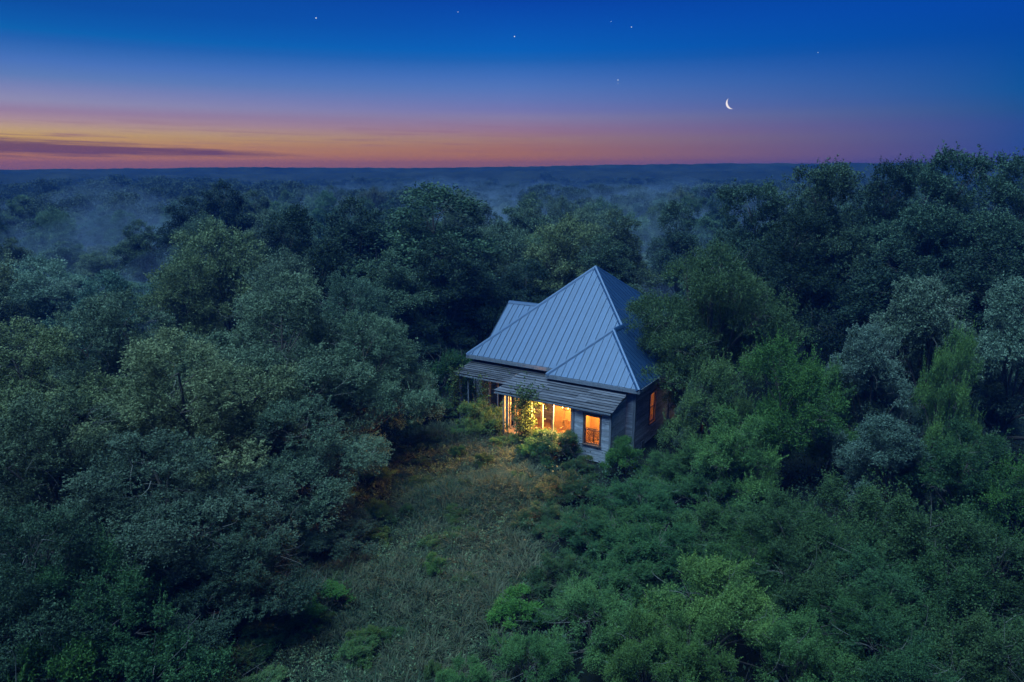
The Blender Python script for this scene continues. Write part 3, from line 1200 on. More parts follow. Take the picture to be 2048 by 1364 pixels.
# light string, pole and lamp on the back deck
sl_pts = [(11.75, 4.75, 2.95)]
pole = empty("pole", to_world(13.45, 5.6, 0.5), HR)
tag(pole, "thin pale pole at the corner of the side deck", "pole")
MB().tube([(0, 0, 0), (0, 0, 2.6)], 0.022).build("shaft", M['trim'], pole)
MB().ball((0, 0, 2.62), 0.04).build("finial", M['trim'], pole)
st_ = empty("light_string", to_world(11.72, 4.7, 3.0), HR)
tag(st_, "string of small bulbs sagging from the house eave over the side deck", "string lights")
pts = [(1.73 * s, 0.9 * s, 0.08 * s - 0.55 * 4 * s * (1 - s) * 0.5) for s in np.linspace(0, 1, 14)]
MB().tube(pts, 0.007, k=4).build("wire", M['iron'], st_)
for s in (2, 5, 7, 9, 12):
    pq = pts[s]
    MB().ball((pq[0], pq[1], pq[2] - 0.06), 0.035).build("bulb", M['bulb_small'], st_)
link(lamp((pts[6][0], pts[6][1], pts[6][2] - 0.15), 5, (1.0, 0.72, 0.35), 0.1, "string_light"), st_)
dl = empty("deck_lantern", to_world(12.6, 6.2, 0.5), HR)
tag(dl, "small warm lantern standing on the side deck", "lantern")
MB().box(-.12, .12, -.12, .12, 0, 0.05).build("base", M['iron'], dl)
MB().box(-.09, .09, -.09, .09, 0.05, 0.30).build("glow_glass", M['bulb_small'], dl)
q = MB()
q.box(-.12, .12, -.12, .12, 0.30, 0.34)
for sx in (-.1, .1):
    for sy in (-.1, .1):
        q.box(sx - .012, sx + .012, sy - .012, sy + .012, 0.05, 0.30)
q.build("cage", M['iron'], dl)

# ------------------------------------------------------------------ trees
def unit(v):
    return v / (np.linalg.norm(v, axis=-1, keepdims=True) + 1e-9)


def noise3(P, f, s):
    x, y, z = (P * f + s).T
    return (np.sin(x + 1.7 * np.sin(y * 0.8 + s)) + np.sin(y * 1.1 + 1.5 * np.sin(z * 0.9 - s)) + np.sin(z * 1.2 + 1.6 * np.sin(x * 0.7 + 2 * s))) / 3


def make_lobes(g, n, Rc, z0, z1, flat=0.8, sizes=(0.30, 0.5), edge=0.72):
    """big lumps that make up a crown: (centre, radii)"""
    out_ = []
    for i in range(n):
        f = (i + 0.5) / n
        a = i * 2.39996 + g.uniform(-.5, .5)
        hh = g.uniform(0, 1) ** 0.8
        rr = Rc * edge * math.sqrt(f) * (1.0 - 0.55 * max(0, hh - 0.45)) * g.uniform(.85, 1.12)
        sz = Rc * g.uniform(*sizes)
        zc = z0 + (z1 - z0) * (0.12 + 0.74 * hh * (1 - 0.55 * f ** 1.6)) + g.uniform(-.07, .07) * (z1 - z0)
        zc = min(zc, z1 - sz * flat * 0.9)
        out_.append((np.array((rr * math.cos(a), rr * math.sin(a), zc)), np.array((sz, sz, sz * flat))))
    ta = g.uniform(0, 6.28)
    out_.append((np.array((Rc * .15 * math.cos(ta), Rc * .15 * math.sin(ta), z1 - Rc * 0.36 * flat)), np.array((Rc * .36, Rc * .36, Rc * .36 * flat))))
    return out_


def make_clumps(g, lobes, per, size, low=-0.5, tall=1.0):
    """leaf clumps carried on the outside of the big lumps: centre, radius, outward direction, tone"""
    C, S, U = [], [], []
    for c, r in lobes:
        k = max(4, int(per * (r[0] / 1.5) ** 1.6))
        u = unit(g.normal(size=(k, 3)))
        u[:, 2] = np.where(u[:, 2] < low, -u[:, 2] * .6, u[:, 2])
        u = unit(u)
        p = c + u * r * g.uniform(.58, 1.25, (k, 1))
        keep = np.ones(k, bool)
        for c2, r2 in lobes:
            if c2 is c:
                continue
            keep &= (np.linalg.norm((p - c2) / r2, axis=1) > .72) | (g.random(k) < .1)
        C.append(p[keep])
        U.append(u[keep])
        S.append(size * g.uniform(.40, 1.5, keep.sum()))
    C, S, U = np.concatenate(C), np.concatenate(S), np.concatenate(U)
    tone = np.clip(g.normal(.5, .24, len(C)), 0, 1)
    return C, S, U, tone


def spray_points(g, clumps, n, shell=0.16, tall=1.0):
    C, S, U, tone = clumps
    w = S ** 2
    w = w / w.sum()
    k = g.choice(len(C), n, p=w)
    v = unit(g.normal(size=(n, 3)) + U[k] * .75 + np.array((0, 0, .3)))
    rad = 1 - np.abs(g.normal(0, shell, n))
    P = C[k] + v * (S[k] * rad)[:, None] * np.array((1, 1, .8 * tall))
    return P, v, tone[k], U[k]


def leaves(g, P, Dv, per, L, length, width, jitter=0.05, along=True, flat=0.8, spread=0.9, droop=0.0, tip_bright=0.35, tone=None, frond=False):
    """sprigs at P pointing along Dv, each carrying `per` leaves -> quads"""
    n = len(P)
    t = (np.arange(per) + 0.6) / per
    t = np.clip(t[None, :] + g.uniform(-.4 / per, .4 / per, (n, per)), 0, 1)
    Ls = L * g.uniform(0.6, 1.35, (n, 1))
    base = P[:, None, :] + Dv[:, None, :] * (t * Ls)[..., None]
    base[..., 2] -= droop * (t * Ls) ** 2
    base += g.normal(0, jitter, base.shape)
    rnd = g.normal(size=(n, per, 3))
    if frond:                      # two rows of leaflets, as on a frond
        sd = unit(np.cross(Dv, g.normal(size=(n, 3))))[:, None, :] * np.where(np.arange(per) % 2, 1.0, -1.0)[None, :, None]
        ax = unit(Dv[:, None, :] * 0.6 + sd * 0.9 * (1.15 - .7 * t[..., None]) + 0.22 * rnd)
    else:
        ax = unit(Dv[:, None, :] * 0.55 + spread * unit(rnd))
    nrm = unit(g.normal(size=(n, per, 3)) * 0.75 + np.array((0, 0, flat)))
    side = unit(np.cross(ax, nrm))
    nn = np.cross(side, ax)
    sc = g.uniform(0.65, 1.3, (n, per, 1))
    ln, wd = length * sc, width * sc * g.uniform(0.8, 1.2, (n, per, 1))
    mid = base + ax * ln * 0.5 + nn * ln * 0.06
    V = np.stack([base, mid + side * wd / 2, base + ax * ln, mid - side * wd / 2], 2).reshape(-1, 3)
    F = np.arange(n * per * 4, dtype=np.int32).reshape(-1, 4)
    sp = g.random((n, 1)) if tone is None else tone[:, None]
    tint = np.clip(0.55 * sp + 0.25 * g.random((n, per)) + tip_bright * (t - 0.35), 0, 1).ravel()
    return V, F, tint


def wood(g, lobes, zfork, r0, limbs=None, twigs=60, lean=0.0, stems=1):
    Vs, Fs, off = [], [], 0

    def put(pts, a, b, k):
        nonlocal off
        v, f = tube(pts, a, b, k)
        Vs.append(v)
        Fs.append(np.array(f) + off)
        off += len(v)
    for s_ in range(stems):
        sa = s_ * 2.3 + g.uniform(0, 1)
        sr = 0.0 if stems == 1 else r0 * 1.6
        t0 = np.array((sr * math.cos(sa), sr * math.sin(sa), -0.4))
        top = np.array((lean + (0 if stems == 1 else zfork * .25 * math.cos(sa)) + g.uniform(-.2, .2), (0 if stems == 1 else zfork * .25 * math.sin(sa)) + g.uniform(-.2, .2), zfork))
        q = np.linspace(0, 1, 7)[:, None]
        tr_ = t0 + (top - t0) * q + np.sin(q * math.pi * 1.3) * np.array((g.uniform(-.15, .15), g.uniform(-.15, .15), 0))
        put(tr_, r0 * 1.15 / math.sqrt(stems), r0 * .72 / math.sqrt(stems), 8)
        for li, (c, r) in enumerate(lobes):
            if stems > 1 and li % stems != s_:
                continue
            b = top - np.array((0, 0, zfork * g.uniform(0, .3)))
            q = np.linspace(0, 1, 8)[:, None]
            bend = np.array((g.uniform(-.3, .3), g.uniform(-.3, .3), g.uniform(0, .5))) * np.linalg.norm(c - b) * .25
            pth = b + (c - b) * q + np.sin(q * math.pi) * bend
            rl = r0 * g.uniform(.28, .48)
            put(pth, rl, rl * .35, 6)
            for _ in range(4):
                u = unit(g.normal(size=3))
                u[2] = abs(u[2]) * .8 + .05
                st = pth[g.integers(4, 8)]
                en = c + u * r * g.uniform(.7, 1.0)
                q2 = np.linspace(0, 1, 5)[:, None]
                pp = st + (en - st) * q2 + np.sin(q2 * math.pi) * g.normal(0, .12, 3) * r[0]
                put(pp, rl * .33, rl * .08, 4)
    nb = off
    V, F = np.concatenate(Vs), np.concatenate(Fs)
    # fine pale twigs near the surface
    tv, tf, o2 = [], [], 0
    for _ in range(twigs):
        c, r = lobes[g.integers(len(lobes))]
        u = unit(g.normal(size=3))
        u[2] = abs(u[2]) if g.random() < .8 else u[2]
        p = c + u * r * g.uniform(.6, .95)
        d = unit(u + g.normal(0, .7, 3) + np.array((0, 0, .25)))
        ln = g.uniform(.5, 1.5)
        q = np.linspace(0, 1, 5)[:, None]
        pp = p + d * q * ln + np.sin(q * 3.0) * g.normal(0, .16, 3) * ln
        v, f = tube(pp, .012, .004, 3)
        tv.append(v)
        tf.append(np.array(f) + o2)
        o2 += len(v)
    return (V, F), (np.concatenate(tv), np.concatenate(tf)) if twigs else None


class Kind:
    pass


KINDS = {}


def make_kind(key, mat, crown, wood_, H, Rc):
    k = Kind()
    V, F, tint = crown
    k.crown = mesh_quads("crown", V, F, mat, attr=tint)
    (v, f), tw = wood_
    k.trunk = mesh_quads("trunk", v, f, M['bark'], smooth=True)
    k.twigs = mesh_quads("twigs", tw[0], tw[1], M['twig']) if tw is not None else None
    k.H = float(np.percentile(V[:, 2], 99.93))
    k.R = float(np.percentile(np.hypot(V[:, 0], V[:, 1]), 97))
    KINDS[key] = k
    return k


def join(*parts):
    Vs, Fs, Ts, o_ = [], [], [], 0
    for v, f, t_ in parts:
        Vs.append(v)
        Fs.append(f + o_)
        Ts.append(t_)
        o_ += len(v)
    return np.concatenate(Vs), np.concatenate(Fs), np.concatenate(Ts)


def broad(key, seed, mat, n_spr, per, leaf, Rc=4.5, H=9.5, z0=1.0, nl=16, L=0.42, up=0.5, flat=.8, shell=.22, r0=.26, twigs=90, low=-.5, sizes=(.28, .46), stems=1, spread=.9, zf=None, shoots=0, shoot_L=1.0, droop=0.0, edge=.72, jitter=.05, clump=.62, cper=16, tall=1.0, rad=0.5, frond=False, arch=0.0):
    g = np.random.default_rng(seed)
    lobes = make_lobes(g, nl, Rc, z0, H, flat=flat, sizes=sizes, edge=edge)
    cl_ = make_clumps(g, lobes, cper, clump, low=low)
    P, v, tone, U = spray_points(g, cl_, n_spr, shell=shell, tall=tall)
    Dv = unit(v * rad + U * .35 + np.array((0, 0, up)) + g.normal(0, .35, v.shape))
    tone = np.clip(tone + g.normal(0, .12, len(tone)), 0, 1)
    c = leaves(g, P, Dv, per, L, leaf[0], leaf[1], spread=spread, tone=tone, droop=droop, jitter=jitter)
    if shoots:
        C, S, Uc, tc_ = cl_
        up_ = np.where(Uc[:, 2] > .15)[0]
        ids = g.choice(up_, shoots)
        Ds = unit(Uc[ids] * .45 + np.array((0.12, 0, 1.0)) + g.normal(0, .26, (len(ids), 3)))
        Ps = C[ids] + g.normal(0, .3, (shoots, 3)) * S[ids][:, None]
        c = join(c, leaves(g, Ps, Ds, 36, shoot_L + .6 * clump, leaf[0] * 1.05, leaf[1] * 1.05, jitter=.012 if frond else .035, spread=1.1, frond=frond, droop=arch, tone=np.clip(tc_[ids] + .2 + g.normal(0, .1, len(ids)), 0, 1)))
    make_kind(key, mat, c, wood(g, lobes, zf or max(z0 + 0.4, H * .25), r0, twigs=twigs, stems=stems), H, Rc)


# near kinds, leaf by leaf
broad('oak_a', 11, M['oak'], 9000, 18, (.105, .053), Rc=4.9, H=10, z0=1.2, nl=20, L=.36, up=.4, twigs=220, shoots=150, shoot_L=.55, clump=.55, cper=18, sizes=(.17, .38), edge=.86)
broad('oak_b', 12, M['oak'], 8000, 17, (.10, .050), Rc=4.3, H=9, z0=.6, nl=18, L=.34, up=.45, twigs=220, shoots=140, shoot_L=.55, clump=.52, cper=19, sizes=(.16, .38), edge=.88)
broad('silver', 13, M['silver'], 6800, 14, (.11, .062), Rc=4.0, H=9, z0=.6, nl=16, L=.34, up=.5, twigs=170, sizes=(.13, .30), shoots=170, shoot_L=.55, clump=.45, cper=26, edge=.95)
broad('bright', 14, M['bright'], 4800, 14, (.105, .042), Rc=3.6, H=7.5, z0=.3, nl=14, L=.38, up=.45, twigs=60, shoots=460, shoot_L=1.05, droop=.1, sizes=(.16, .34), clump=.40, cper=17, tall=1.15, frond=True, edge=.85)
broad('vine', 15, M['bright'], 4000, 16, (.085, .032), Rc=3.0, H=4.4, z0=.1, nl=17, L=.36, up=.45, twigs=60, shoots=420, shoot_L=.9, stems=2, r0=.12, droop=.3, spread=1.1, clump=.32, cper=20, sizes=(.13, .36), frond=True, arch=.25, edge=.92, tall=1.2)
broad('thicket', 19, M['bright'], 4000, 14, (.085, .044), Rc=3.0, H=5.0, z0=.1, nl=15, L=.36, up=.5, twigs=60, shoots=360, shoot_L=1.0, stems=3, r0=.10, spread=1.0, clump=.34, cper=18, sizes=(.12, .34), edge=.95, tall=1.4)
broad('juniper', 16, M['juniper'], 8600, 15, (.11, .036), Rc=4.6, H=9.0, z0=3.2, nl=30, L=.40, up=.2, flat=.55, twigs=110, sizes=(.13, .28), spread=.7, edge=.98, clump=.5, cper=24, tall=.6, rad=.7, zf=3.0)
broad('tall', 17, M['dark'], 7000, 14, (.16, .080), Rc=5.6, H=16.5, z0=4.2, nl=24, L=.5, up=.55, twigs=130, sizes=(.16, .30), shoots=210, shoot_L=1.1, r0=.32, zf=5.0, clump=.62, cper=18, edge=.82)
broad('bush', 18, M['bright'], 2300, 13, (.085, .038), Rc=1.6, H=2.4, z0=.05, nl=12, L=.28, up=.6, twigs=30, stems=3, r0=.05, shoots=110, shoot_L=.45, zf=.5, jitter=.03, clump=.22, cper=50, sizes=(.12, .38), edge=1.05, frond=True, arch=.15)
# forest kinds seen from farther off
broad('mid_a', 21, M['dark'], 5000, 10, (.17, .095), Rc=4.4, H=12.5, z0=2.6, nl=17, L=.5, up=.5, twigs=70, r0=.24, zf=3.6, sizes=(.20, .38), jitter=.09, clump=.62)
broad('mid_b', 22, M['dark'], 5000, 10, (.17, .095), Rc=3.9, H=13, z0=3.4, nl=18, L=.5, up=.55, twigs=70, r0=.22, zf=4.6, sizes=(.18, .36), jitter=.09, shoots=30, shoot_L=.6, clump=.6, edge=.8)
broad('mid_c', 23, M['oak'], 5000, 10, (.17, .095), Rc=4.8, H=11, z0=1.8, nl=20, L=.5, up=.45, twigs=70, r0=.24, zf=3.0, sizes=(.18, .34), jitter=.09, clump=.6)
for i, (rc, h, nl) in enumerate(((4.2, 10.5, 11), (5.2, 11.5, 14), (3.4, 9.5, 9))):
    broad('far_%d' % i, 31 + i, M['far'], 1700, 5, (.34, .21), Rc=rc, H=h, z0=1.2, nl=nl, L=.6, up=.5, twigs=6, r0=.2, zf=3, sizes=(.26, .44), jitter=.2, clump=.8, cper=7)


def plant(name, key, x, y, h, r=None, label=None, cat="tree", group=None, rz=None, tint=None, sink=0.0):
    k = KINDS[key]
    z = float(ground_z(x, y)) - sink
    o_ = empty(name, (x, y, z), random.uniform(0, 6.283) if rz is None else rz)
    sz = (h - z) / k.H
    sx = sz if r is None else r / k.R
    o_.scale = (sx, sx, sz)
    tag(o_, label, cat, group)
    c = link(bpy.data.objects.new("crown", k.crown), o_)
    j = random.uniform(.9, 1.1)
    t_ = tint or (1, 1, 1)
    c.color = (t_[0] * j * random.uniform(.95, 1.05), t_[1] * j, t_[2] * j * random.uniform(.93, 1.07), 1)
    link(bpy.data.objects.new("trunk", k.trunk), o_)
    if k.twigs is not None and key[:3] != 'far':
        tag(link(bpy.data.objects.new("twigs", k.twigs), o_), kind="stuff")
    return o_


# each tree that can be singled out: (name, kind, x, y, height, radius, category, tint, label)
NEAR = [  # low foreground corners: their shade is put into the darker tints
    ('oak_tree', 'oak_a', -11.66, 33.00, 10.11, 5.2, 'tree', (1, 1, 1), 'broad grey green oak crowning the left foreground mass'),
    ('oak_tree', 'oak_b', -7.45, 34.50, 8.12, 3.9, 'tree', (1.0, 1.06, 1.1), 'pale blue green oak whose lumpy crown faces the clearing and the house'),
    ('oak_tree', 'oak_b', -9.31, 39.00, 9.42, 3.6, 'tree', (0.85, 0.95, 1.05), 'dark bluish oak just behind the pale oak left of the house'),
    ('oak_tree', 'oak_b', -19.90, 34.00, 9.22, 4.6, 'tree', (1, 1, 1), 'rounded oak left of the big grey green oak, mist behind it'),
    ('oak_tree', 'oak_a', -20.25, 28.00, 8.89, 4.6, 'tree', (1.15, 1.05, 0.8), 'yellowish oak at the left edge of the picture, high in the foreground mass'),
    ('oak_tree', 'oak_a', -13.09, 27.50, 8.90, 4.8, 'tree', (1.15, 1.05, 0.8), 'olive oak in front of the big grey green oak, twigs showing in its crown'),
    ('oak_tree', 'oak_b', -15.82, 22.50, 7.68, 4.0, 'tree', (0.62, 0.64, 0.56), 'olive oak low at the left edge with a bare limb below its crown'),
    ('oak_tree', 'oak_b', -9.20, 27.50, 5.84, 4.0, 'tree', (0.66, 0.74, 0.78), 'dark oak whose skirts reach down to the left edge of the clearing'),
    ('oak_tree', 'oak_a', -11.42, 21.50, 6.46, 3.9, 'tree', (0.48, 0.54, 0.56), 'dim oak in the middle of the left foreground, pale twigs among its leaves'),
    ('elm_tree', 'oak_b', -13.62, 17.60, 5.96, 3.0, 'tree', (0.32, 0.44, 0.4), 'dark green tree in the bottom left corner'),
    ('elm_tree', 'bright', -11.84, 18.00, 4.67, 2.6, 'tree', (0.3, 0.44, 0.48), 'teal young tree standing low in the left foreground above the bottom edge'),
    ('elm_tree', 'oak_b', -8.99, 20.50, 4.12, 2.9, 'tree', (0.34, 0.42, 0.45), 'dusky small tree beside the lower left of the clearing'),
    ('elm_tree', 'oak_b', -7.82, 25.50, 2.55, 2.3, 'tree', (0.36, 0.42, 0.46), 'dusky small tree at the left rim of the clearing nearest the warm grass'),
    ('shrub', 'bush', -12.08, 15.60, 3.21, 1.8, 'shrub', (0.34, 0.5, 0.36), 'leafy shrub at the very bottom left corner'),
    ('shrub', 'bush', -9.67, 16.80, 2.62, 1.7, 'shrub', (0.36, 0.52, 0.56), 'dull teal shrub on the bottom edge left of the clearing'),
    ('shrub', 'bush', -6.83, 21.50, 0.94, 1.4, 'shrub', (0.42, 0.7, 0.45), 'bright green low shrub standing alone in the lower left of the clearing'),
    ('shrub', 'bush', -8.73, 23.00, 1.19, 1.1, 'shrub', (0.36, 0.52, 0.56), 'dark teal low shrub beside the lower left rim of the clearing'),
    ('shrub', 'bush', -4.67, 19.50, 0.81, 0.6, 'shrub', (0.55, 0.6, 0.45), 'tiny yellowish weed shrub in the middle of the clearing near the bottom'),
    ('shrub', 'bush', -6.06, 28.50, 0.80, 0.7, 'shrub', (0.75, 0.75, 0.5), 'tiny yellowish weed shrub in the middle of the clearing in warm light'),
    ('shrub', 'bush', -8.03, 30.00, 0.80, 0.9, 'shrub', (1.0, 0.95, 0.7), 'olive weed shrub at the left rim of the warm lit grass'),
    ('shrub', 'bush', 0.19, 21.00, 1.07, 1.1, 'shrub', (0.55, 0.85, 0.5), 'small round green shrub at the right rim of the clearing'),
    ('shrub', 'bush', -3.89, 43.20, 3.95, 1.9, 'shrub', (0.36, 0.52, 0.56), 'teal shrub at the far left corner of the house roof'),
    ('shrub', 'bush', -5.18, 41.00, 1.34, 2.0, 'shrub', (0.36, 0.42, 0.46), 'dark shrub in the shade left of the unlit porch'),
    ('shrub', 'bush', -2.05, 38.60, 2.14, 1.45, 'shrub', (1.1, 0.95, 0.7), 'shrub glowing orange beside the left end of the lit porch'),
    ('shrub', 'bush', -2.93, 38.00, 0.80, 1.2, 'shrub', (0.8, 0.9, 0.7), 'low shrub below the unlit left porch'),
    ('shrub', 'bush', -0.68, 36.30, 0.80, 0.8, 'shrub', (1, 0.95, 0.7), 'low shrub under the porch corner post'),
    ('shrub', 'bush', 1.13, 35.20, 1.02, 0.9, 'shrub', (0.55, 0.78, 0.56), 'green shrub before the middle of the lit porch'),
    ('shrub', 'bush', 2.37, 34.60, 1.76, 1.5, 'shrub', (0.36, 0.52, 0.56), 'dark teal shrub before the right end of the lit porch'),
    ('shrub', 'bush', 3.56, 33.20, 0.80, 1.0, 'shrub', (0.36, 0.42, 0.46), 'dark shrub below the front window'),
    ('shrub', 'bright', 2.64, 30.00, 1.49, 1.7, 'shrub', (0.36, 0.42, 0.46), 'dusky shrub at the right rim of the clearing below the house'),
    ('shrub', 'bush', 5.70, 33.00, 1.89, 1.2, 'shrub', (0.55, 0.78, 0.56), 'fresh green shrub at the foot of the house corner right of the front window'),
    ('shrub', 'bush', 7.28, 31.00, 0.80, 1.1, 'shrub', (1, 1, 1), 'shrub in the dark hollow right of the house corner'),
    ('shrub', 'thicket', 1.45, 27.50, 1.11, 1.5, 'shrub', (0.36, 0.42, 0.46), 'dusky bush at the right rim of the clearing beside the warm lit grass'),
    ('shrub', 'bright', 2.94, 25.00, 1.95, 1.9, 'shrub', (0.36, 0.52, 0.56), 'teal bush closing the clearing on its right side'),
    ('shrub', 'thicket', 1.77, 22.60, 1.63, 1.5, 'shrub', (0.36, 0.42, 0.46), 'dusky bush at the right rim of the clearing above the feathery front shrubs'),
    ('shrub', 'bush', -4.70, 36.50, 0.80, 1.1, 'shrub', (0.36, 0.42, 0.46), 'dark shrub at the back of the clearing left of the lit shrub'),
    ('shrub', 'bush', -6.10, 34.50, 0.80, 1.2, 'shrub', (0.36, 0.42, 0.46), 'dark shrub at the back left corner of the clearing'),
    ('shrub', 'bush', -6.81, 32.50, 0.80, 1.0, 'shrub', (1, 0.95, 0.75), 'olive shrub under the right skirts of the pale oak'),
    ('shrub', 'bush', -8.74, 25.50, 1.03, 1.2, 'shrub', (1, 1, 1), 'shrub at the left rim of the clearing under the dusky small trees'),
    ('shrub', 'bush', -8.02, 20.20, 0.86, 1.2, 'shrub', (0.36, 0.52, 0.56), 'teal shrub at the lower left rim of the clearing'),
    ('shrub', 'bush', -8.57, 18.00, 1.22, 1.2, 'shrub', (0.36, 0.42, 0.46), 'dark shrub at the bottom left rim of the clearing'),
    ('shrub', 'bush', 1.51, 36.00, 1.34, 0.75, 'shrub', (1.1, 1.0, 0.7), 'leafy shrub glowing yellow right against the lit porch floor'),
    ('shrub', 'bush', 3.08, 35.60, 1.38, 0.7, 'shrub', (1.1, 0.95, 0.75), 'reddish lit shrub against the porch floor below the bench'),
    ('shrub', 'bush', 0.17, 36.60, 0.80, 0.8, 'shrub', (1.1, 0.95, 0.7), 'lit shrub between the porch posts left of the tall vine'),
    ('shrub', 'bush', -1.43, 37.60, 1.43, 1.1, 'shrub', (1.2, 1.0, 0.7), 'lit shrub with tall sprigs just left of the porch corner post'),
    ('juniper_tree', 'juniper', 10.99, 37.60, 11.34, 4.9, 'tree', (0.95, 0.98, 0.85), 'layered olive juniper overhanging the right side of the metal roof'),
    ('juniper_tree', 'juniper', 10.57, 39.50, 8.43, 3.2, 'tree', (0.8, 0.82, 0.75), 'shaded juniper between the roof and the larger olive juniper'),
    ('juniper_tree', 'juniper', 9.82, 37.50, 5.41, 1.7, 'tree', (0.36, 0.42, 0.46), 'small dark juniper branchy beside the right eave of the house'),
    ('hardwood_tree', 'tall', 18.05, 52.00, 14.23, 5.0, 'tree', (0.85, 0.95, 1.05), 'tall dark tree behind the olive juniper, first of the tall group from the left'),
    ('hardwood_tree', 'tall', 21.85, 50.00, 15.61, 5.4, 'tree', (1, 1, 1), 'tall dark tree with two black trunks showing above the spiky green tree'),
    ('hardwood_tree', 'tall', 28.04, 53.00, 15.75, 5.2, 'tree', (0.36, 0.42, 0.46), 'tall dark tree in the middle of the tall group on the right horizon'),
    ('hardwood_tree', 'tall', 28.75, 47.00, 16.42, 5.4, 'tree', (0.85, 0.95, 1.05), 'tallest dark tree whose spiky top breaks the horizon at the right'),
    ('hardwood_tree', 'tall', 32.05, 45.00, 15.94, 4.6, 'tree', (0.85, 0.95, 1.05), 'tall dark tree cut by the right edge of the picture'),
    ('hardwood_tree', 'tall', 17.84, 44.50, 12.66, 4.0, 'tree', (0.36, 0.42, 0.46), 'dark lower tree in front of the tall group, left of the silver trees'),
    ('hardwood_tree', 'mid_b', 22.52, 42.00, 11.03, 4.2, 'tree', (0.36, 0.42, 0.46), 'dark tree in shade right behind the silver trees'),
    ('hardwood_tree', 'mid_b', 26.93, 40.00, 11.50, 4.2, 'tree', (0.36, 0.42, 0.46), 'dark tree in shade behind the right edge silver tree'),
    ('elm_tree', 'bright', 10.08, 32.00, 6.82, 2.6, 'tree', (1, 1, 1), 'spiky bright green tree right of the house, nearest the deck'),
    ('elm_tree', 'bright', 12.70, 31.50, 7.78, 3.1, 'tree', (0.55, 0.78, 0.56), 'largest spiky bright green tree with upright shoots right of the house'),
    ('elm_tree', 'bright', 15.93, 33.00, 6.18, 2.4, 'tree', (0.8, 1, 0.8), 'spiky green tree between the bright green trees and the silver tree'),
    ('elm_tree', 'bright', 10.12, 29.00, 4.88, 2.4, 'tree', (0.75, 0.95, 0.8), 'dark green skirt tree under the spiky bright green trees'),
    ('elm_tree', 'silver', 9.49, 33.00, 5.04, 1.6, 'tree', (0.85, 1, 0.95), 'slim pale leaved young tree beside the side deck'),
    ('silver_tree', 'silver', 21.12, 34.00, 9.84, 4.0, 'tree', (0.9, 1.0, 0.92), 'large silvery grey tree on the right below the tall dark group'),
    ('silver_tree', 'silver', 24.50, 33.00, 10.11, 3.6, 'tree', (0.9, 1.0, 0.92), 'silvery grey tree cut by the right edge of the picture'),
    ('silver_tree', 'silver', 17.60, 32.50, 7.79, 2.8, 'tree', (0.8, 0.92, 0.85), 'smaller silvery tree left of the large silvery tree'),
    ('silver_tree', 'silver', 16.12, 27.50, 5.07, 2.6, 'tree', (0.6, 0.75, 0.7), 'dim silvery tree standing low in front of the large silvery tree'),
    ('elm_tree', 'bright', 20.16, 30.50, 8.35, 1.8, 'tree', (1, 1.1, 0.9), 'fresh green young tree rising between the two silvery trees'),
    ('elm_tree', 'bright', 18.42, 26.00, 5.30, 2.6, 'tree', (0.36, 0.52, 0.56), 'teal tree below the right edge silver tree with yellow green tips'),
    ('elm_tree', 'bright', 19.63, 24.50, 4.87, 2.4, 'tree', (0.55, 0.78, 0.56), 'dark green tree at the right edge below the silver trees'),
    ('shrub', 'thicket', 8.92, 28.50, 2.28, 2.4, 'shrub', (0.36, 0.52, 0.56), 'teal thicket shrub in the dark hollow below the spiky green trees'),
    ('shrub', 'bright', 5.10, 27.20, 2.29, 2.4, 'shrub', (0.36, 0.52, 0.56), 'vine covered mound right of the clearing, below the house corner'),
    ('shrub', 'bright', 9.62, 22.50, 4.11, 2.6, 'shrub', (0.36, 0.42, 0.46), 'dark viny thicket in the middle of the right foreground'),
    ('shrub', 'thicket', 12.42, 23.50, 4.12, 2.7, 'shrub', (0.36, 0.42, 0.46), 'dark viny thicket below the dim silvery tree'),
    ('shrub', 'bright', 5.48, 22.60, 3.01, 2.5, 'shrub', (0.36, 0.52, 0.56), 'arched dark teal thicket right of the clearing, behind the bright front shrub'),
    ('shrub', 'thicket', 13.50, 21.00, 4.84, 2.8, 'shrub', (0.36, 0.42, 0.46), 'dark viny thicket at the right, under the teal tree'),
    ('shrub', 'vine', 9.55, 20.40, 3.38, 2.3, 'shrub', (0.36, 0.42, 0.46), 'dark thicket behind and right of the bright front shrub'),
    ('shrub', 'bright', 11.44, 19.60, 3.58, 2.3, 'shrub', (0.36, 0.52, 0.56), 'teal thicket low in the right foreground'),
    ('shrub', 'bright', 14.78, 19.60, 4.60, 2.6, 'shrub', (0.36, 0.42, 0.46), 'dark thicket at the right edge of the foreground'),
    ('shrub', 'vine', 6.11, 18.60, 3.75, 2.4, 'shrub', (0.95, 1.0, 0.75), 'brightest feathery green shrub in the centre of the front edge'),
    ('shrub', 'vine', 2.61, 19.00, 2.74, 1.9, 'shrub', (0.7, 0.82, 0.75), 'feathery green shrub left of the brightest front shrub'),
    ('shrub', 'vine', 3.79, 17.20, 2.96, 1.5, 'shrub', (0.7, 0.8, 0.65), 'feathery shrub on the bottom edge between the two bright front shrubs'),
    ('shrub', 'vine', 0.53, 17.60, 2.03, 1.5, 'shrub', (0.6, 0.8, 0.68), 'feathery green shrub on the bottom edge right of the clearing'),
    ('shrub', 'vine', -1.31, 16.80, 1.74, 1.1, 'shrub', (0.6, 0.8, 0.68), 'low feathery shrub on the bottom edge of the clearing'),
    ('shrub', 'thicket', 8.12, 17.00, 2.95, 1.8, 'shrub', (0.5, 0.65, 0.58), 'dim feathery shrub on the bottom edge right of the brightest shrub'),
    ('shrub', 'vine', 10.74, 16.90, 3.02, 2.0, 'shrub', (0.36, 0.52, 0.56), 'dark teal shrub on the bottom edge at the right'),
    ('shrub', 'thicket', 13.16, 16.60, 3.38, 2.0, 'shrub', (0.36, 0.42, 0.46), 'dark shrub in the bottom right corner'),
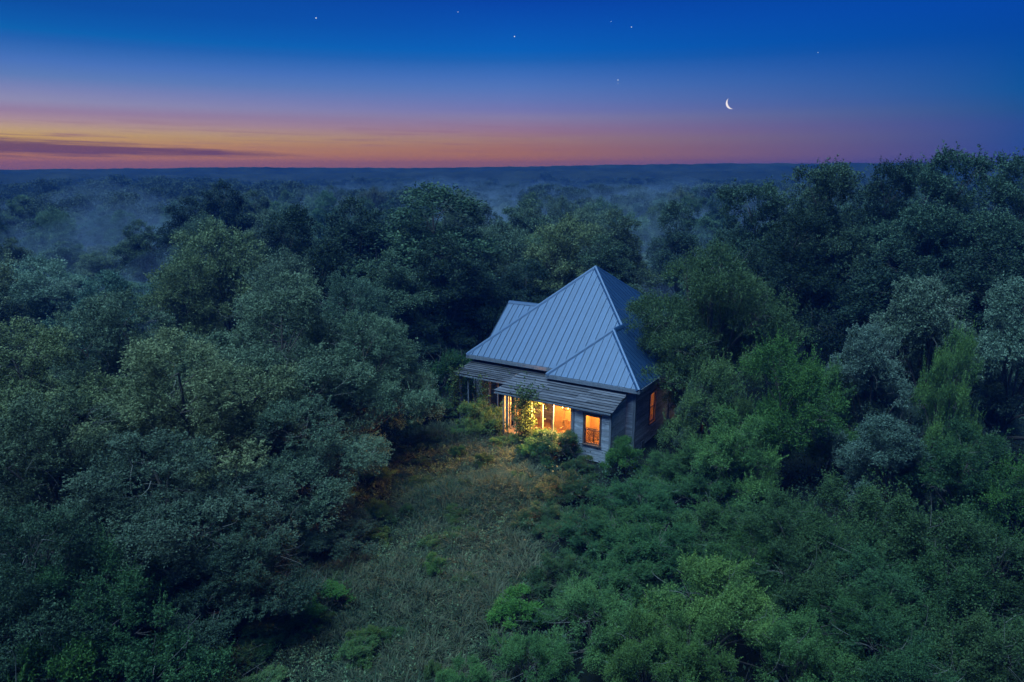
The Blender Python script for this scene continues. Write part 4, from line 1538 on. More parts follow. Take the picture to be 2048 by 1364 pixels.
    ('shrub', 'bright', 7.45, 31.50, 1.85, 1.9, 'shrub', (0.4, 0.52, 0.48), 'dark bushy shrub in the shade below the narrow side window'),
    ('shrub', 'thicket', 8.85, 30.50, 2.89, 2.0, 'shrub', (0.5, 0.62, 0.58), 'dusky thicket under the slim pale leaved young tree'),
    ('shrub', 'bright', 4.27, 25.20, 2.06, 2.0, 'shrub', (0.42, 0.56, 0.52), 'dark green mound between the vine covered mound and the arched thicket'),
    ('shrub', 'thicket', 8.25, 24.80, 2.69, 2.2, 'shrub', (0.4, 0.52, 0.5), 'dark thicket behind the brightest front shrub, under the spiky trees'),
    ('shrub', 'vine', 8.09, 21.40, 3.00, 2.0, 'shrub', (0.42, 0.54, 0.5), 'dim viny shrub just behind the brightest front shrub'),
    ('shrub', 'bright', 4.20, 21.30, 2.30, 2.0, 'shrub', (0.4, 0.54, 0.52), 'dark green shrub behind the left feathery front shrub'),
    ('shrub', 'thicket', 2.32, 20.60, 1.52, 1.4, 'shrub', (0.42, 0.55, 0.52), 'dusky shrub at the lower right rim of the clearing'),
    ('shrub', 'bright', 11.17, 21.80, 3.43, 2.2, 'shrub', (0.36, 0.46, 0.46), 'dark bush in the middle of the right thicket'),
    ('shrub', 'thicket', 13.14, 18.80, 3.88, 2.2, 'shrub', (0.34, 0.42, 0.44), 'dark thicket low at the right, behind the corner shrub'),
    ('shrub', 'bright', 10.03, 18.20, 3.09, 1.9, 'shrub', (0.36, 0.48, 0.48), 'dark bush above the bottom edge right of the brightest shrub'),
    ('shrub', 'bright', 5.06, 16.90, 3.17, 1.4, 'shrub', (0.75, 0.85, 0.62), 'green bush on the bottom edge under the brightest front shrub'),
    ('hardwood_tree', 'mid_a', -7.34, 59.00, 14.00, 7.8, 'tree', (0.85, 0.9, 0.85), 'big domed dark tree standing highest behind the house, left of the roof peak'),
    ('hardwood_tree', 'mid_b', -13.96, 60.00, 12.88, 5.0, 'tree', (0.36, 0.42, 0.46), 'dark tree left of the big domed tree behind the house'),
    ('hardwood_tree', 'mid_c', -20.40, 50.00, 11.68, 4.4, 'tree', (1.15, 1.05, 0.8), 'olive rounded tree at the left of the dark wood behind the house'),
    ('hardwood_tree', 'mid_c', -21.99, 46.00, 10.00, 3.2, 'tree', (1.15, 1.05, 0.8), 'lower olive tree at the left rim of the dark wood beside the mist'),
    ('hardwood_tree', 'mid_a', -17.77, 55.00, 12.49, 4.2, 'tree', (0.36, 0.42, 0.46), 'dark tree between the olive tree and the big domed tree'),
    ('hardwood_tree', 'mid_b', -31.13, 78.00, 14.00, 4.2, 'tree', (0.36, 0.42, 0.46), 'dark tree rising alone above the mist at the left of the wood'),
    ('hardwood_tree', 'mid_b', -34.59, 76.00, 12.31, 3.8, 'tree', (0.36, 0.42, 0.46), 'open limbed dark tree at the edge of the misty hollow'),
    ('hardwood_tree', 'mid_b', -5.34, 51.00, 10.54, 3.6, 'tree', (0.36, 0.42, 0.46), 'dark tree with bare trunks showing left of the house roof'),
    ('hardwood_tree', 'mid_b', -8.38, 49.00, 9.67, 3.4, 'tree', (1, 1, 1), 'dark tree with bare trunk left behind the pale oak'),
    ('hardwood_tree', 'mid_a', -2.49, 53.00, 8.48, 3.4, 'tree', (0.36, 0.42, 0.46), 'dark tree directly behind the left gable of the roof'),
    ('hardwood_tree', 'mid_a', -13.15, 47.00, 10.56, 3.6, 'tree', (0.36, 0.42, 0.46), 'dark low tree behind the bluish oak'),
    ('hardwood_tree', 'mid_c', -15.26, 45.00, 10.11, 3.2, 'tree', (1, 1, 1), 'olive dark tree behind the big grey green oak'),
    ('hardwood_tree', 'mid_c', 4.30, 62.00, 11.31, 4.4, 'tree', (1.15, 1.05, 0.8), 'olive tree above the roof peak on its left'),
    ('hardwood_tree', 'mid_c', -0.65, 64.00, 10.75, 4.0, 'tree', (1, 1, 1), 'rounded tree above the left gable of the roof'),
    ('hardwood_tree', 'mid_a', 0.66, 56.00, 8.11, 3.8, 'tree', (0.36, 0.42, 0.46), 'dark tree standing close behind the roof'),
    ('hardwood_tree', 'mid_b', 7.68, 60.00, 9.75, 3.6, 'tree', (1, 1, 1), 'tree behind the roof peak beside the mist'),
    ('hardwood_tree', 'mid_a', -6.83, 47.00, 5.10, 2.6, 'tree', (0.36, 0.42, 0.46), 'low dark tree in the gap between the pale oak and the house'),
    ('hardwood_tree', 'mid_a', -3.89, 50.00, 4.47, 2.6, 'tree', (0.36, 0.42, 0.46), 'low dark tree just left of the house roof'),
]
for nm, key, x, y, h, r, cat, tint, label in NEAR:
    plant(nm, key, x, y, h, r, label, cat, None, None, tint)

# the forest that reads as many alike trees: (x, y, height, radius, kind) per stand
STANDS = {
    ('forest_tree', 'hazy forest tree in the front row at the misty left edge', 'forest trees, front row at the misty left edge'): [
        ('mid_a', -62.1, 79.9, 9.1, 3.0, (0.77, 0.76, 0.72)),
        ('mid_a', -55.6, 69.4, 5.2, 2.8, (0.85, 0.77, 0.73)),
        ('mid_c', -36.9, 46.3, 11.2, 4.3, (1.16, 1.03, 0.99)),
        ('mid_b', -44.0, 61.4, 4.6, 3.5, (1.09, 1.22, 1.14)),
        ('mid_c', -45.6, 69.3, 4.4, 3.3, (1.15, 1.09, 1.20)),
        ('mid_b', -54.5, 76.9, 7.9, 3.3, (1.04, 0.92, 0.83)),
        ('mid_c', -36.3, 52.4, 8.8, 4.2, (1.21, 1.34, 1.50)),
        ('mid_a', -43.7, 54.9, 8.2, 3.9, (1.02, 0.91, 0.98)),
        ('mid_c', -47.8, 75.3, 4.4, 3.1, (1.20, 1.34, 1.48)),
    ],
    ('forest_tree', 'hazy forest tree in the far row at the misty left edge', 'forest trees, far row at the misty left edge'): [
        ('mid_b', -112.3, 141.4, 9.6, 3.3, (0.75, 0.85, 0.79)),
        ('mid_c', -103.7, 129.5, 7.7, 4.4, (1.11, 1.06, 1.16)),
        ('mid_a', -83.4, 115.0, 8.9, 3.3, (0.73, 0.77, 0.67)),
        ('mid_b', -98.8, 139.7, 5.1, 2.3, (1.05, 0.92, 1.04)),
        ('mid_c', -93.9, 134.9, 8.0, 3.5, (1.35, 1.29, 1.45)),
        ('mid_b', -84.3, 121.9, 11.0, 3.7, (1.37, 1.29, 1.10)),
        ('mid_c', -74.2, 114.8, 8.1, 3.4, (1.02, 1.15, 1.01)),
        ('mid_a', -98.2, 125.4, 9.0, 3.1, (1.10, 1.10, 1.16)),
        ('mid_a', -92.9, 114.5, 8.4, 3.6, (1.07, 1.18, 1.35)),
        ('mid_c', -93.6, 121.2, 11.5, 4.2, (0.73, 0.79, 0.75)),
        ('mid_a', -106.3, 141.1, 7.9, 4.3, (0.83, 0.90, 0.97)),
        ('mid_c', -90.7, 141.1, 5.8, 3.0, (0.78, 0.77, 0.91)),
        ('mid_a', -88.7, 128.5, 10.9, 3.6, (1.26, 1.33, 1.38)),
        ('mid_c', -87.7, 135.9, 5.3, 3.3, (1.15, 1.30, 1.17)),
        ('mid_c', -109.2, 135.2, 8.1, 3.3, (1.17, 1.35, 1.44)),
    ],
    ('forest_tree', 'hazy forest tree in the far row of the misty hollow left of the house', 'forest trees, far row of the misty hollow left of the house'): [
        ('mid_b', -68.3, 137.3, 5.4, 2.6, (0.97, 0.94, 1.04)),
        ('mid_c', -63.3, 132.4, 3.9, 2.7, (0.91, 0.98, 0.92)),
        ('mid_b', -64.6, 112.9, 8.3, 3.1, (0.72, 0.79, 0.88)),
        ('mid_a', -80.2, 141.8, 4.2, 2.6, (0.86, 1.00, 0.99)),
        ('mid_b', -81.7, 130.8, 7.6, 3.3, (1.15, 1.07, 1.06)),
        ('mid_a', -78.1, 124.7, 7.9, 4.3, (1.24, 1.09, 0.99)),
        ('mid_a', -62.5, 140.2, 5.1, 2.8, (1.21, 1.12, 1.06)),
        ('mid_a', -59.2, 127.6, 9.3, 3.0, (1.10, 1.11, 1.28)),
        ('mid_b', -53.6, 113.7, 10.4, 3.5, (1.21, 1.20, 1.24)),
        ('mid_b', -70.2, 120.9, 9.0, 3.8, (0.73, 0.84, 1.00)),
        ('mid_b', -58.2, 120.1, 8.8, 3.0, (1.25, 1.34, 1.45)),
        ('mid_b', -74.5, 132.7, 4.4, 3.1, (1.05, 0.95, 1.11)),
        ('mid_a', -69.7, 127.9, 9.3, 3.2, (1.02, 1.04, 1.23)),
    ],
    ('forest_tree', 'hazy forest tree in the middle row of the misty hollow left of the house', 'forest trees, middle row of the misty hollow left of the house'): [
        ('mid_c', -38.3, 84.7, 6.5, 3.5, (0.71, 0.75, 0.83)),
        ('mid_b', -45.9, 88.0, 5.0, 3.2, (0.91, 1.01, 0.97)),
        ('mid_a', -44.2, 97.6, 6.0, 2.8, (0.85, 0.86, 0.78)),
        ('mid_a', -56.5, 104.4, 9.5, 3.7, (0.93, 1.00, 0.93)),
        ('mid_c', -55.9, 94.0, 5.4, 3.5, (0.83, 0.80, 0.93)),
        ('mid_b', -47.0, 106.1, 8.8, 3.5, (0.69, 0.76, 0.79)),
        ('mid_c', -40.0, 91.3, 6.6, 3.2, (0.75, 0.77, 0.92)),
        ('mid_a', -52.9, 99.2, 6.6, 2.5, (0.99, 1.06, 1.06)),
        ('mid_c', -49.9, 93.3, 6.6, 3.1, (1.07, 1.05, 1.09)),
    ],
    ('forest_tree', 'hazy forest tree in the front row of the misty hollow left of the house', 'forest trees, front row of the misty hollow left of the house'): [
        ('mid_a', -38.3, 68.8, 4.3, 3.2, (0.92, 1.01, 1.02)),
        ('mid_b', -27.5, 57.7, 8.3, 4.3, (0.92, 1.04, 1.08)),
        ('mid_a', -28.4, 47.5, 8.3, 3.3, (1.11, 1.26, 1.49)),
        ('mid_b', -42.3, 79.6, 9.7, 3.2, (1.01, 0.96, 1.00)),
        ('mid_c', -35.1, 61.5, 5.6, 2.6, (1.01, 1.17, 1.02)),
        ('mid_c', -30.3, 68.0, 11.2, 3.4, (0.89, 0.95, 1.01)),
        ('mid_c', -48.8, 82.7, 5.9, 3.6, (0.97, 1.02, 0.98)),
    ],
    ('forest_tree', 'hazy forest tree in the middle row at the misty left edge', 'forest trees, middle row at the misty left edge'): [
        ('mid_a', -73.2, 90.0, 7.7, 3.4, (1.42, 1.23, 1.29)),
        ('mid_a', -73.9, 100.2, 11.3, 3.0, (0.71, 0.78, 0.85)),
        ('mid_b', -54.9, 86.4, 6.7, 3.5, (1.12, 1.07, 1.16)),
        ('mid_a', -68.2, 103.1, 9.1, 3.2, (0.87, 0.84, 0.79)),
        ('mid_a', -69.4, 94.8, 7.7, 3.1, (1.22, 1.11, 1.17)),
        ('mid_a', -87.4, 107.5, 10.9, 3.0, (1.04, 1.08, 1.21)),
        ('mid_b', -63.9, 87.9, 5.7, 2.6, (0.85, 0.82, 0.95)),
        ('mid_a', -81.4, 107.6, 7.9, 4.3, (0.74, 0.80, 0.93)),
        ('mid_b', -80.1, 98.2, 9.7, 3.0, (0.88, 1.01, 1.01)),
        ('mid_b', -71.4, 109.3, 8.7, 4.3, (0.81, 0.84, 0.85)),
        ('mid_c', -63.5, 98.6, 10.2, 3.2, (1.08, 1.18, 1.16)),
        ('mid_a', -69.4, 85.0, 9.2, 4.0, (0.97, 0.91, 1.03)),
    ],
    ('forest_tree', 'hazy forest tree in the far row behind the roof peak', 'forest trees, far row behind the roof peak'): [
        ('mid_a', 0.1, 113.7, 6.1, 3.3, (0.91, 1.02, 1.06)),
        ('mid_c', 7.6, 129.3, 5.6, 3.4, (0.93, 0.86, 0.82)),
        ('mid_a', 11.8, 135.7, 8.7, 3.6, (1.18, 1.21, 1.26)),
        ('mid_c', -1.0, 138.4, 8.9, 3.5, (1.33, 1.19, 1.20)),
        ('mid_a', 9.4, 112.0, 6.7, 3.5, (1.12, 0.99, 1.10)),
        ('mid_a', 7.9, 121.3, 5.1, 3.0, (0.70, 0.76, 0.85)),
        ('mid_b', 13.5, 126.2, 5.5, 2.7, (0.80, 0.82, 0.98)),
        ('mid_c', 14.8, 141.2, 9.9, 3.3, (0.91, 0.79, 0.73)),
        ('mid_c', -1.0, 121.2, 6.7, 3.4, (0.74, 0.81, 0.96)),
        ('mid_b', 6.8, 141.6, 10.3, 4.3, (1.07, 0.94, 0.83)),
        ('mid_a', 0.6, 127.5, 7.0, 3.5, (1.39, 1.24, 1.21)),
        ('mid_b', 13.7, 117.2, 5.4, 3.7, (1.27, 1.31, 1.39)),
    ],
    ('forest_tree', 'hazy forest tree in the far row between the roof and the tall dark group', 'forest trees, far row between the roof and the tall dark group'): [
        ('mid_b', 20.2, 112.7, 5.4, 3.2, (0.97, 0.96, 1.06)),
        ('mid_c', 31.4, 130.6, 11.9, 3.9, (0.97, 0.89, 0.89)),
        ('mid_c', 29.7, 141.7, 10.1, 3.2, (1.11, 1.28, 1.37)),
        ('mid_c', 29.7, 112.3, 6.0, 3.1, (1.25, 1.11, 1.10)),
        ('mid_a', 23.5, 136.3, 9.0, 3.2, (1.12, 1.12, 1.33)),
        ('mid_b', 22.1, 125.8, 5.3, 2.5, (1.17, 1.03, 1.02)),
        ('mid_c', 19.3, 120.2, 6.7, 3.5, (0.87, 0.86, 0.79)),
        ('mid_b', 36.2, 141.4, 11.9, 3.8, (1.08, 1.14, 1.25)),
        ('mid_c', 25.6, 118.7, 6.6, 3.3, (1.16, 1.06, 1.12)),
        ('mid_a', 34.3, 123.6, 10.5, 4.1, (0.73, 0.79, 0.70)),
        ('mid_c', 19.4, 131.7, 9.2, 4.0, (0.99, 0.95, 1.07)),
        ('mid_c', 33.7, 117.0, 5.3, 2.5, (1.08, 1.23, 1.07)),
        ('mid_b', 38.3, 132.8, 9.1, 3.4, (0.95, 1.07, 0.93)),
    ],
    ('forest_tree', 'hazy forest tree in the front row behind the big domed tree', 'forest trees, front row behind the big domed tree'): [
        ('mid_a', -3.9, 82.5, 11.4, 4.0, (0.87, 0.77, 0.89)),
        ('mid_b', -10.6, 82.7, 10.1, 4.1, (1.32, 1.25, 1.22)),
        ('mid_b', -8.8, 67.8, 9.8, 3.1, (1.04, 0.99, 0.91)),
        ('mid_a', -6.4, 75.0, 11.0, 4.3, (0.89, 0.80, 0.77)),
    ],
    ('forest_tree', 'hazy forest tree in the middle row behind the olive trees left of the house', 'forest trees, middle row behind the olive trees left of the house'): [
        ('mid_b', -30.7, 98.9, 8.8, 4.3, (1.11, 1.20, 1.13)),
        ('mid_b', -37.2, 103.6, 12.3, 4.2, (1.01, 0.94, 0.85)),
        ('mid_c', -33.2, 90.8, 9.8, 3.6, (1.42, 1.30, 1.14)),
        ('mid_a', -28.7, 111.2, 12.1, 3.5, (1.13, 1.30, 1.24)),
        ('mid_a', -21.1, 89.4, 10.9, 3.1, (1.01, 1.16, 1.26)),
    ],
    ('forest_tree', 'hazy forest tree in the middle row between the roof and the tall dark group', 'forest trees, middle row between the roof and the tall dark group'): [
        ('mid_a', 25.1, 101.8, 11.5, 4.1, (0.99, 1.06, 0.94)),
        ('mid_c', 13.0, 98.9, 11.5, 3.9, (0.88, 0.97, 1.11)),
        ('mid_a', 24.1, 87.0, 5.9, 3.3, (1.03, 0.92, 0.99)),
        ('mid_c', 20.5, 96.8, 11.0, 3.2, (1.00, 0.98, 1.14)),
        ('mid_a', 26.3, 92.9, 9.2, 3.9, (1.15, 1.19, 1.12)),
        ('mid_a', 30.3, 105.6, 12.3, 3.8, (0.81, 0.90, 0.90)),
        ('mid_b', 14.5, 107.8, 6.7, 3.0, (0.79, 0.90, 0.96)),
        ('mid_c', 15.9, 92.3, 9.8, 3.7, (1.04, 1.17, 1.04)),
    ],
    ('forest_tree', 'hazy forest tree in the far row behind the big domed tree', 'forest trees, far row behind the big domed tree'): [
        ('mid_c', -6.7, 127.0, 10.4, 3.2, (1.37, 1.31, 1.16)),
        ('mid_b', -21.1, 124.9, 10.2, 3.4, (0.84, 0.90, 0.88)),
        ('mid_b', -14.5, 123.2, 9.2, 3.3, (1.05, 0.98, 1.13)),
        ('mid_b', -18.5, 114.6, 8.8, 4.2, (1.20, 1.05, 0.92)),
        ('mid_c', -9.2, 116.8, 7.2, 3.4, (1.08, 1.09, 1.03)),
        ('mid_b', -14.4, 137.3, 10.0, 4.2, (0.98, 0.89, 0.99)),
        ('mid_c', -27.5, 128.9, 9.1, 4.2, (1.31, 1.34, 1.15)),
        ('mid_c', -27.7, 139.5, 12.0, 4.3, (0.86, 0.76, 0.86)),
        ('mid_c', -9.4, 132.6, 8.7, 4.0, (0.84, 0.87, 0.76)),
        ('mid_a', -25.0, 116.3, 10.7, 4.1, (1.16, 1.03, 0.95)),
        ('mid_c', -16.9, 131.0, 11.3, 3.6, (0.97, 1.03, 0.97)),
        ('mid_a', -7.9, 139.8, 11.2, 3.0, (1.42, 1.29, 1.24)),
    ],
    ('forest_tree', 'hazy forest tree in the middle row behind the big domed tree', 'forest trees, middle row behind the big domed tree'): [
        ('mid_c', -13.5, 89.5, 8.5, 3.7, (1.08, 0.97, 0.92)),
        ('mid_c', -5.4, 104.8, 9.2, 3.6, (1.12, 1.10, 1.27)),
        ('mid_c', -13.6, 105.2, 9.5, 3.1, (1.42, 1.27, 1.44)),
        ('mid_c', -6.8, 95.7, 12.4, 3.7, (1.37, 1.25, 1.27)),
        ('mid_a', -20.2, 99.5, 9.5, 3.8, (0.89, 0.93, 1.03)),
        ('mid_a', -22.2, 109.4, 11.2, 3.2, (1.09, 1.06, 0.92)),
        ('mid_c', -5.8, 89.1, 12.1, 3.7, (1.50, 1.31, 1.41)),
        ('mid_a', -12.7, 98.7, 11.6, 3.2, (1.29, 1.28, 1.40)),
    ],
    ('forest_tree', 'hazy forest tree in the far row behind the olive trees left of the house', 'forest trees, far row behind the olive trees left of the house'): [
        ('mid_b', -37.5, 114.3, 10.3, 4.3, (1.15, 1.22, 1.04)),
        ('mid_c', -50.5, 136.1, 5.7, 3.0, (1.10, 0.98, 1.09)),
        ('mid_a', -41.3, 133.0, 11.7, 3.2, (1.29, 1.28, 1.30)),
        ('mid_c', -50.1, 120.9, 9.0, 3.3, (0.85, 0.90, 0.83)),
        ('mid_c', -42.9, 125.2, 10.6, 3.2, (0.98, 0.99, 1.17)),
        ('mid_c', -33.7, 121.4, 11.4, 3.5, (1.14, 1.27, 1.40)),
        ('mid_b', -47.0, 113.7, 12.3, 4.0, (0.88, 0.81, 0.79)),
        ('mid_b', -35.0, 139.4, 12.4, 4.2, (0.81, 0.79, 0.91)),
        ('mid_c', -44.5, 141.3, 5.9, 3.5, (1.21, 1.30, 1.45)),
        ('mid_c', -48.6, 128.2, 10.6, 3.5, (1.14, 1.19, 1.24)),
        ('mid_a', -57.1, 136.6, 6.2, 3.1, (1.37, 1.29, 1.30)),
        ('mid_c', -31.3, 134.0, 10.2, 4.3, (0.94, 0.84, 1.00)),
        ('mid_c', -43.3, 118.6, 8.5, 3.6, (0.80, 0.91, 0.96)),
    ],
    ('forest_tree', 'hazy forest tree in the front row between the roof and the tall dark group', 'forest trees, front row between the roof and the tall dark group'): [
        ('mid_c', 17.0, 83.5, 5.6, 3.5, (1.44, 1.35, 1.25)),
        ('mid_a', 16.3, 67.9, 12.3, 3.6, (0.99, 0.99, 1.08)),
        ('mid_b', 17.0, 76.9, 7.3, 3.3, (1.01, 1.18, 1.04)),
        ('mid_b', 9.7, 67.1, 11.5, 3.8, (1.07, 0.95, 0.86)),
    ],
    ('forest_tree', 'hazy forest tree in the front row behind the olive trees left of the house', 'forest trees, front row behind the olive trees left of the house'): [
        ('mid_a', -19.7, 78.5, 9.8, 3.1, (1.09, 1.21, 1.44)),
        ('mid_a', -18.1, 72.4, 9.3, 3.2, (1.10, 1.10, 1.16)),
        ('mid_b', -23.2, 68.6, 11.4, 3.5, (1.26, 1.11, 1.27)),
        ('mid_b', -16.1, 66.3, 9.0, 4.3, (1.13, 1.27, 1.29)),
        ('mid_c', -25.4, 82.4, 11.4, 3.5, (1.06, 1.13, 1.20)),
    ],
    ('forest_tree', 'hazy forest tree in the middle row behind the roof peak', 'forest trees, middle row behind the roof peak'): [
        ('mid_a', 9.4, 92.6, 10.7, 3.7, (1.38, 1.20, 1.29)),
        ('mid_c', 2.1, 90.0, 11.2, 3.0, (1.03, 0.95, 0.93)),
        ('mid_a', 2.1, 100.4, 12.1, 3.6, (1.16, 1.09, 1.02)),
        ('mid_c', 2.8, 107.9, 5.4, 3.3, (1.07, 1.20, 1.10)),
        ('mid_c', 7.6, 103.7, 9.3, 3.5, (1.07, 1.14, 1.00)),
        ('mid_c', 6.4, 84.5, 12.2, 3.1, (0.80, 0.84, 0.94)),
    ],
    ('forest_tree', 'hazy forest tree in the front row behind the roof peak', 'forest trees, front row behind the roof peak'): [
        ('mid_c', 8.9, 75.2, 11.7, 3.8, (1.15, 1.15, 1.28)),
        ('mid_b', 1.5, 77.8, 12.0, 4.4, (1.32, 1.28, 1.24)),
        ('mid_c', 3.5, 69.7, 9.4, 4.4, (1.11, 1.24, 1.06)),
    ],
    ('forest_tree', 'hazy forest tree in the middle row hidden among the tall dark group on the right', 'forest trees, middle row hidden among the tall dark group on the right'): [
        ('mid_a', 66.1, 85.1, 10.2, 3.5, (1.41, 1.25, 1.27)),
        ('mid_b', 52.3, 92.3, 12.1, 4.2, (0.89, 1.03, 1.12)),
        ('mid_c', 37.6, 88.8, 13.4, 3.3, (0.93, 0.97, 1.12)),
        ('mid_c', 46.0, 85.4, 9.7, 4.3, (1.23, 1.18, 1.20)),
        ('mid_c', 40.4, 97.9, 10.7, 3.0, (0.77, 0.86, 1.02)),
        ('mid_b', 74.4, 91.3, 9.6, 4.3, (1.16, 1.01, 1.03)),
        ('mid_a', 67.2, 99.2, 9.6, 3.1, (0.88, 0.92, 1.02)),
        ('mid_a', 81.0, 98.3, 13.1, 2.9, (1.03, 1.00, 1.03)),
        ('mid_a', 58.5, 97.5, 12.6, 4.0, (1.35, 1.30, 1.12)),
    ],
    ('forest_tree', 'hazy forest tree in the front row hidden among the tall dark group on the right', 'forest trees, front row hidden among the tall dark group on the right'): [
        ('mid_a', 37.7, 56.2, 11.1, 3.6, (1.01, 0.97, 0.93)),
        ('mid_c', 56.7, 67.8, 12.8, 4.0, (0.68, 0.75, 0.77)),
        ('mid_b', 34.1, 70.2, 13.1, 4.1, (1.31, 1.30, 1.47)),
        ('mid_b', 46.3, 66.6, 11.7, 4.1, (1.13, 1.23, 1.45)),
        ('mid_b', 47.0, 58.3, 11.6, 4.0, (0.90, 1.03, 1.01)),
        ('mid_b', 24.9, 77.9, 9.5, 3.3, (1.35, 1.33, 1.55)),
        ('mid_b', 52.5, 78.5, 10.6, 3.7, (1.12, 1.15, 1.09)),
        ('mid_c', 25.0, 61.1, 11.4, 4.3, (0.79, 0.87, 1.00)),
        ('mid_b', 34.3, 79.2, 10.1, 3.4, (0.87, 0.93, 0.95)),
        ('mid_b', 42.4, 75.8, 13.0, 3.4, (0.93, 0.98, 0.85)),
        ('mid_a', 64.0, 77.1, 12.5, 3.6, (0.98, 1.03, 1.09)),
    ],
}
for (nm, label, group), rows in STANDS.items():
    for key, x, y, h, r, tint in rows:
        plant(nm, key, x, y, h, r, label, "tree", group, None, tint)


# low weedy bushes scattered through the grass
for key, x, y, h, r, tint in (
    ('bush', -3.36, 25.64, 0.63, 0.63, (0.71, 0.73, 0.65)),
    ('bush', -0.96, 28.84, 0.53, 0.44, (0.45, 0.50, 0.31)),
    ('bush', 0.59, 35.18, 0.72, 0.47, (0.51, 0.70, 0.46)),
    ('bush', -6.67, 20.92, 0.63, 0.60, (0.43, 0.45, 0.39)),
    ('bush', -2.41, 26.50, 0.52, 0.85, (0.62, 0.67, 0.55)),
    ('bush', -6.31, 23.17, 0.39, 0.74, (0.46, 0.60, 0.43)),
    ('bush', -7.42, 17.51, 0.63, 0.84, (0.66, 0.70, 0.68)),
    ('bush', -4.33, 31.51, 0.55, 0.83, (0.44, 0.42, 0.34)),
    ('bush', -8.26, 19.32, 0.46, 0.65, (0.63, 0.68, 0.67)),
    ('bush', -3.98, 19.86, 0.60, 0.50, (0.39, 0.55, 0.45)),
    ('bush', -1.63, 22.97, 0.59, 0.78, (0.47, 0.46, 0.52)),
    ('bush', -7.50, 22.83, 0.70, 0.51, (0.42, 0.46, 0.38)),
    ('bush', -2.86, 34.76, 0.87, 0.48, (0.51, 0.73, 0.62)),
    ('bush', -6.84, 21.99, 0.91, 0.49, (0.71, 0.80, 0.62)),
    ('bush', -6.78, 25.09, 0.93, 0.51, (0.42, 0.42, 0.43)),
    ('bush', -4.65, 28.24, 0.78, 0.43, (0.40, 0.52, 0.48)),
    ('bush', -4.83, 34.01, 0.51, 0.60, (0.33, 0.41, 0.34)),
    ('bush', -5.90, 27.80, 0.88, 0.84, (0.53, 0.61, 0.49)),
    ('bush', -2.34, 17.82, 0.93, 0.41, (0.64, 0.71, 0.64)),
    ('bush', -4.82, 18.85, 0.89, 0.73, (0.67, 0.78, 0.70)),
    ('bush', -2.90, 23.83, 0.87, 0.59, (0.74, 0.86, 0.66)),
    ('bush', -2.42, 27.99, 0.73, 0.85, (0.46, 0.50, 0.37)),
    ('bush', -2.21, 30.73, 0.85, 0.44, (0.57, 0.53, 0.52)),
    ('bush', -5.60, 26.16, 0.65, 0.68, (0.69, 0.66, 0.45)),
    ('bush', -1.54, 33.80, 0.89, 0.55, (0.55, 0.56, 0.48)),
    ('bush', 0.38, 32.01, 0.58, 0.66, (0.63, 0.70, 0.64)),
):
    plant("weed_bush", key, x, y, h, r, "low weedy bush scattered in the grass of the clearing", "shrub", "weedy bushes scattered in the clearing", None, tint)


